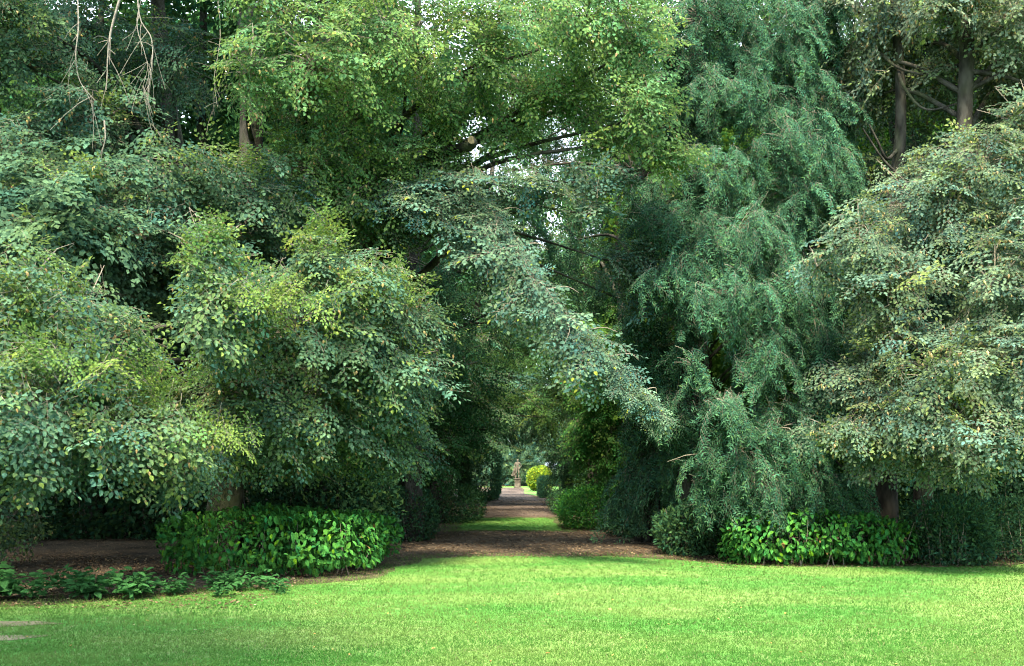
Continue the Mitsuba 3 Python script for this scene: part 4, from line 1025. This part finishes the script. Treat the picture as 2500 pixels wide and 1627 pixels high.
# ------------------------------------------------------------------ the wood behind, tree by tree
gwood = rng_of(70)
LEFT_LABEL = 'shaded woodland tree standing in the dark wood behind the left trees'
RIGHT_LABEL = 'light green woodland tree standing in the wood behind the right trees'


WOOD = {}


def wood_kind(name, seed, h, color, low=0.7, density=1.3):
    """One kind of woodland tree as a shape group: trunk and foliage."""
    g = rng_of(13, seed)
    p = spline([(0, 0, 0), (0.1, 0, h * 0.4), (g.normal(0, 0.2), 0, h * 0.9)], 8)
    cl = []
    for q in range(9):
        z = low + (h - low) * (q + 0.5) / 9.2
        r = 2.2 * math.sin(math.pi * (0.22 + 0.66 * (q + 0.5) / 9)) + 0.4
        a = q * 2.4 + g.normal(0, 0.4)
        cl.append((math.cos(a) * r * 0.6, math.sin(a) * r * 0.6, z, r, r, (h - low) / 9.5))
    fol = Foliage(seed)
    fill(fol, cl, COARSE, density, axis=(0, 0), scale=(0.7, 1.1), inner=0.3, cull=False, droop=0.3)
    fol.arrays()
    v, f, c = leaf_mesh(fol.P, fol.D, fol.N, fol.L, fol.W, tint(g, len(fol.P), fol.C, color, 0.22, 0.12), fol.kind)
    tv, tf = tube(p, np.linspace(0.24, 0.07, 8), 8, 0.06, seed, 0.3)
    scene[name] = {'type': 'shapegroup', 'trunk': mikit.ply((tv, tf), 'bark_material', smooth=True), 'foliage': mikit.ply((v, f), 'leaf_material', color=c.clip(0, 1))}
    WOOD[name] = len(f)


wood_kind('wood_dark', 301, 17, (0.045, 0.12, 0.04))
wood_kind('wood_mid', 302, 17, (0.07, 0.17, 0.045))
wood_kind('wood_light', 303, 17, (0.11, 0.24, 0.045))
wood_kind('wood_pale', 304, 13, (0.10, 0.19, 0.11), low=0.2)


def wood_tree(kind, x, y, s, label, group):
    k = thing('woodland_tree', label, 'tree', group)
    scene[k] = {'type': 'instance', 'to_world': T().translate([x, y, -0.02]).rotate([0, 0, 1], gwood.uniform(0, 360)).scale([s * 1.05, s * 1.05, s]), 'group': {'type': 'ref', 'id': kind}}


for row, (y, x0, step) in enumerate(((29.5, 5.6, 3.3), (34, 5.0, 3.5), (40, 5.0, 3.8), (47, 4.6, 4.2), (55, 5.2, 4.6), (66, 4.8, 5.5))):
    for sgn in (-1, 1):
        x = x0 + (0.8 if row % 2 else 0)
        while x < 0.53 * y + 3.5:
            low_gap = sgn > 0 and 0.02 < x / y < 0.16
            s_ = gwood.uniform(0.85, 1.1) * (1 if y < 39 else 1.3)
            if low_gap:
                s_ *= 0.62
            r_ = gwood.random()
            if sgn < 0:
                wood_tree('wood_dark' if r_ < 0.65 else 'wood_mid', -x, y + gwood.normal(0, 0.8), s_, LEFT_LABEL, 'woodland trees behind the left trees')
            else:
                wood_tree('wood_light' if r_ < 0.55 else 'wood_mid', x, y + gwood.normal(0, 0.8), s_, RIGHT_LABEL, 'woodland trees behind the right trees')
            x += step * gwood.uniform(0.85, 1.15)
for x, y, s_ in ((-9, 116, 1.1), (-4.5, 113, 1.0), (-1.0, 118, 1.2), (2.2, 115, 1.1), (5.5, 114, 1.1), (9.5, 117, 1.2), (-13.5, 111, 1.2), (14, 111, 1.2), (-6.5, 122, 1.5), (0.5, 124, 1.6), (7, 123, 1.5), (-2.8, 107, 0.5), (-0.6, 109, 0.45), (3.2, 108, 0.5), (5.6, 106, 0.5), (-5.2, 108, 0.6), (2.0, 111, 0.6)):
    wood_tree('wood_pale', x, y, s_, 'pale green tree closing the clearing beyond the statue', 'pale trees beyond the statue')
for x, y, s_ in ((-9, 128, 1.9), (-3.5, 130, 2.1), (2.5, 131, 2.2), (8, 129, 2.0), (13, 127, 1.9)):
    wood_tree('wood_mid', x, y, s_, 'very tall tree far behind the pale trees beyond the statue', 'very tall far trees')
for q, x in enumerate(np.arange(-44, 45, 5.5)):
    wood_tree('wood_dark' if q % 2 else 'wood_mid', x + gwood.normal(0, 0.6), -20 - gwood.uniform(0, 7), gwood.uniform(1.0, 1.25), 'park tree on the far side of the lawn, behind the viewer', 'park trees across the lawn')
for x, y, s_ in ((-15.5, 13.5, 0.9), (-18.5, 18, 1.0), (-16.2, 23, 1.0), (-20, 24.5, 1.1), (16.5, 13.5, 0.9), (18.5, 18.5, 1.0), (16.0, 24, 1.0)):
    wood_tree('wood_dark' if x < 0 else 'wood_mid', x, y, s_, 'tree of the wood edge beside the lawn, just outside the picture', 'wood edge beside the lawn')
print(WOOD, COUNT['woodland_tree'])

# --- a tree outside the picture, left of the camera, whose crown shades the left of the lawn
k = thing('broadleaf_tree', 'broad tree at the left edge of the lawn, outside the picture', 'tree')
ps = trunk(k, [(-9.5, 2.0, 0), (-9.4, 2.0, 4), (-8.0, 2.2, 8), (-6.5, 2.4, 10)], 0.35, 0.1)
high_crown(k, 130, (-9, 2), [(-5.6, 2.2, 8.6, 3.0, 2.8, 1.6), (-9.5, 3.0, 9.0, 3.0, 2.6, 1.8)], (0.06, 0.16, 0.05))

import collections
tot_ = collections.Counter()
for k_, d_ in scene.items():
    if d_.get('type') == 'ply':
        tot_[k_.split('__')[0].rstrip('_0123456789') + '/' + (k_.split('__')[1].rstrip('_0123456789') if '__' in k_ else '')] += len(meshkit.WRITTEN[d_['filename']][1])
print('triangles', sum(tot_.values()), 'entries', len(scene))
print(tot_.most_common(24))
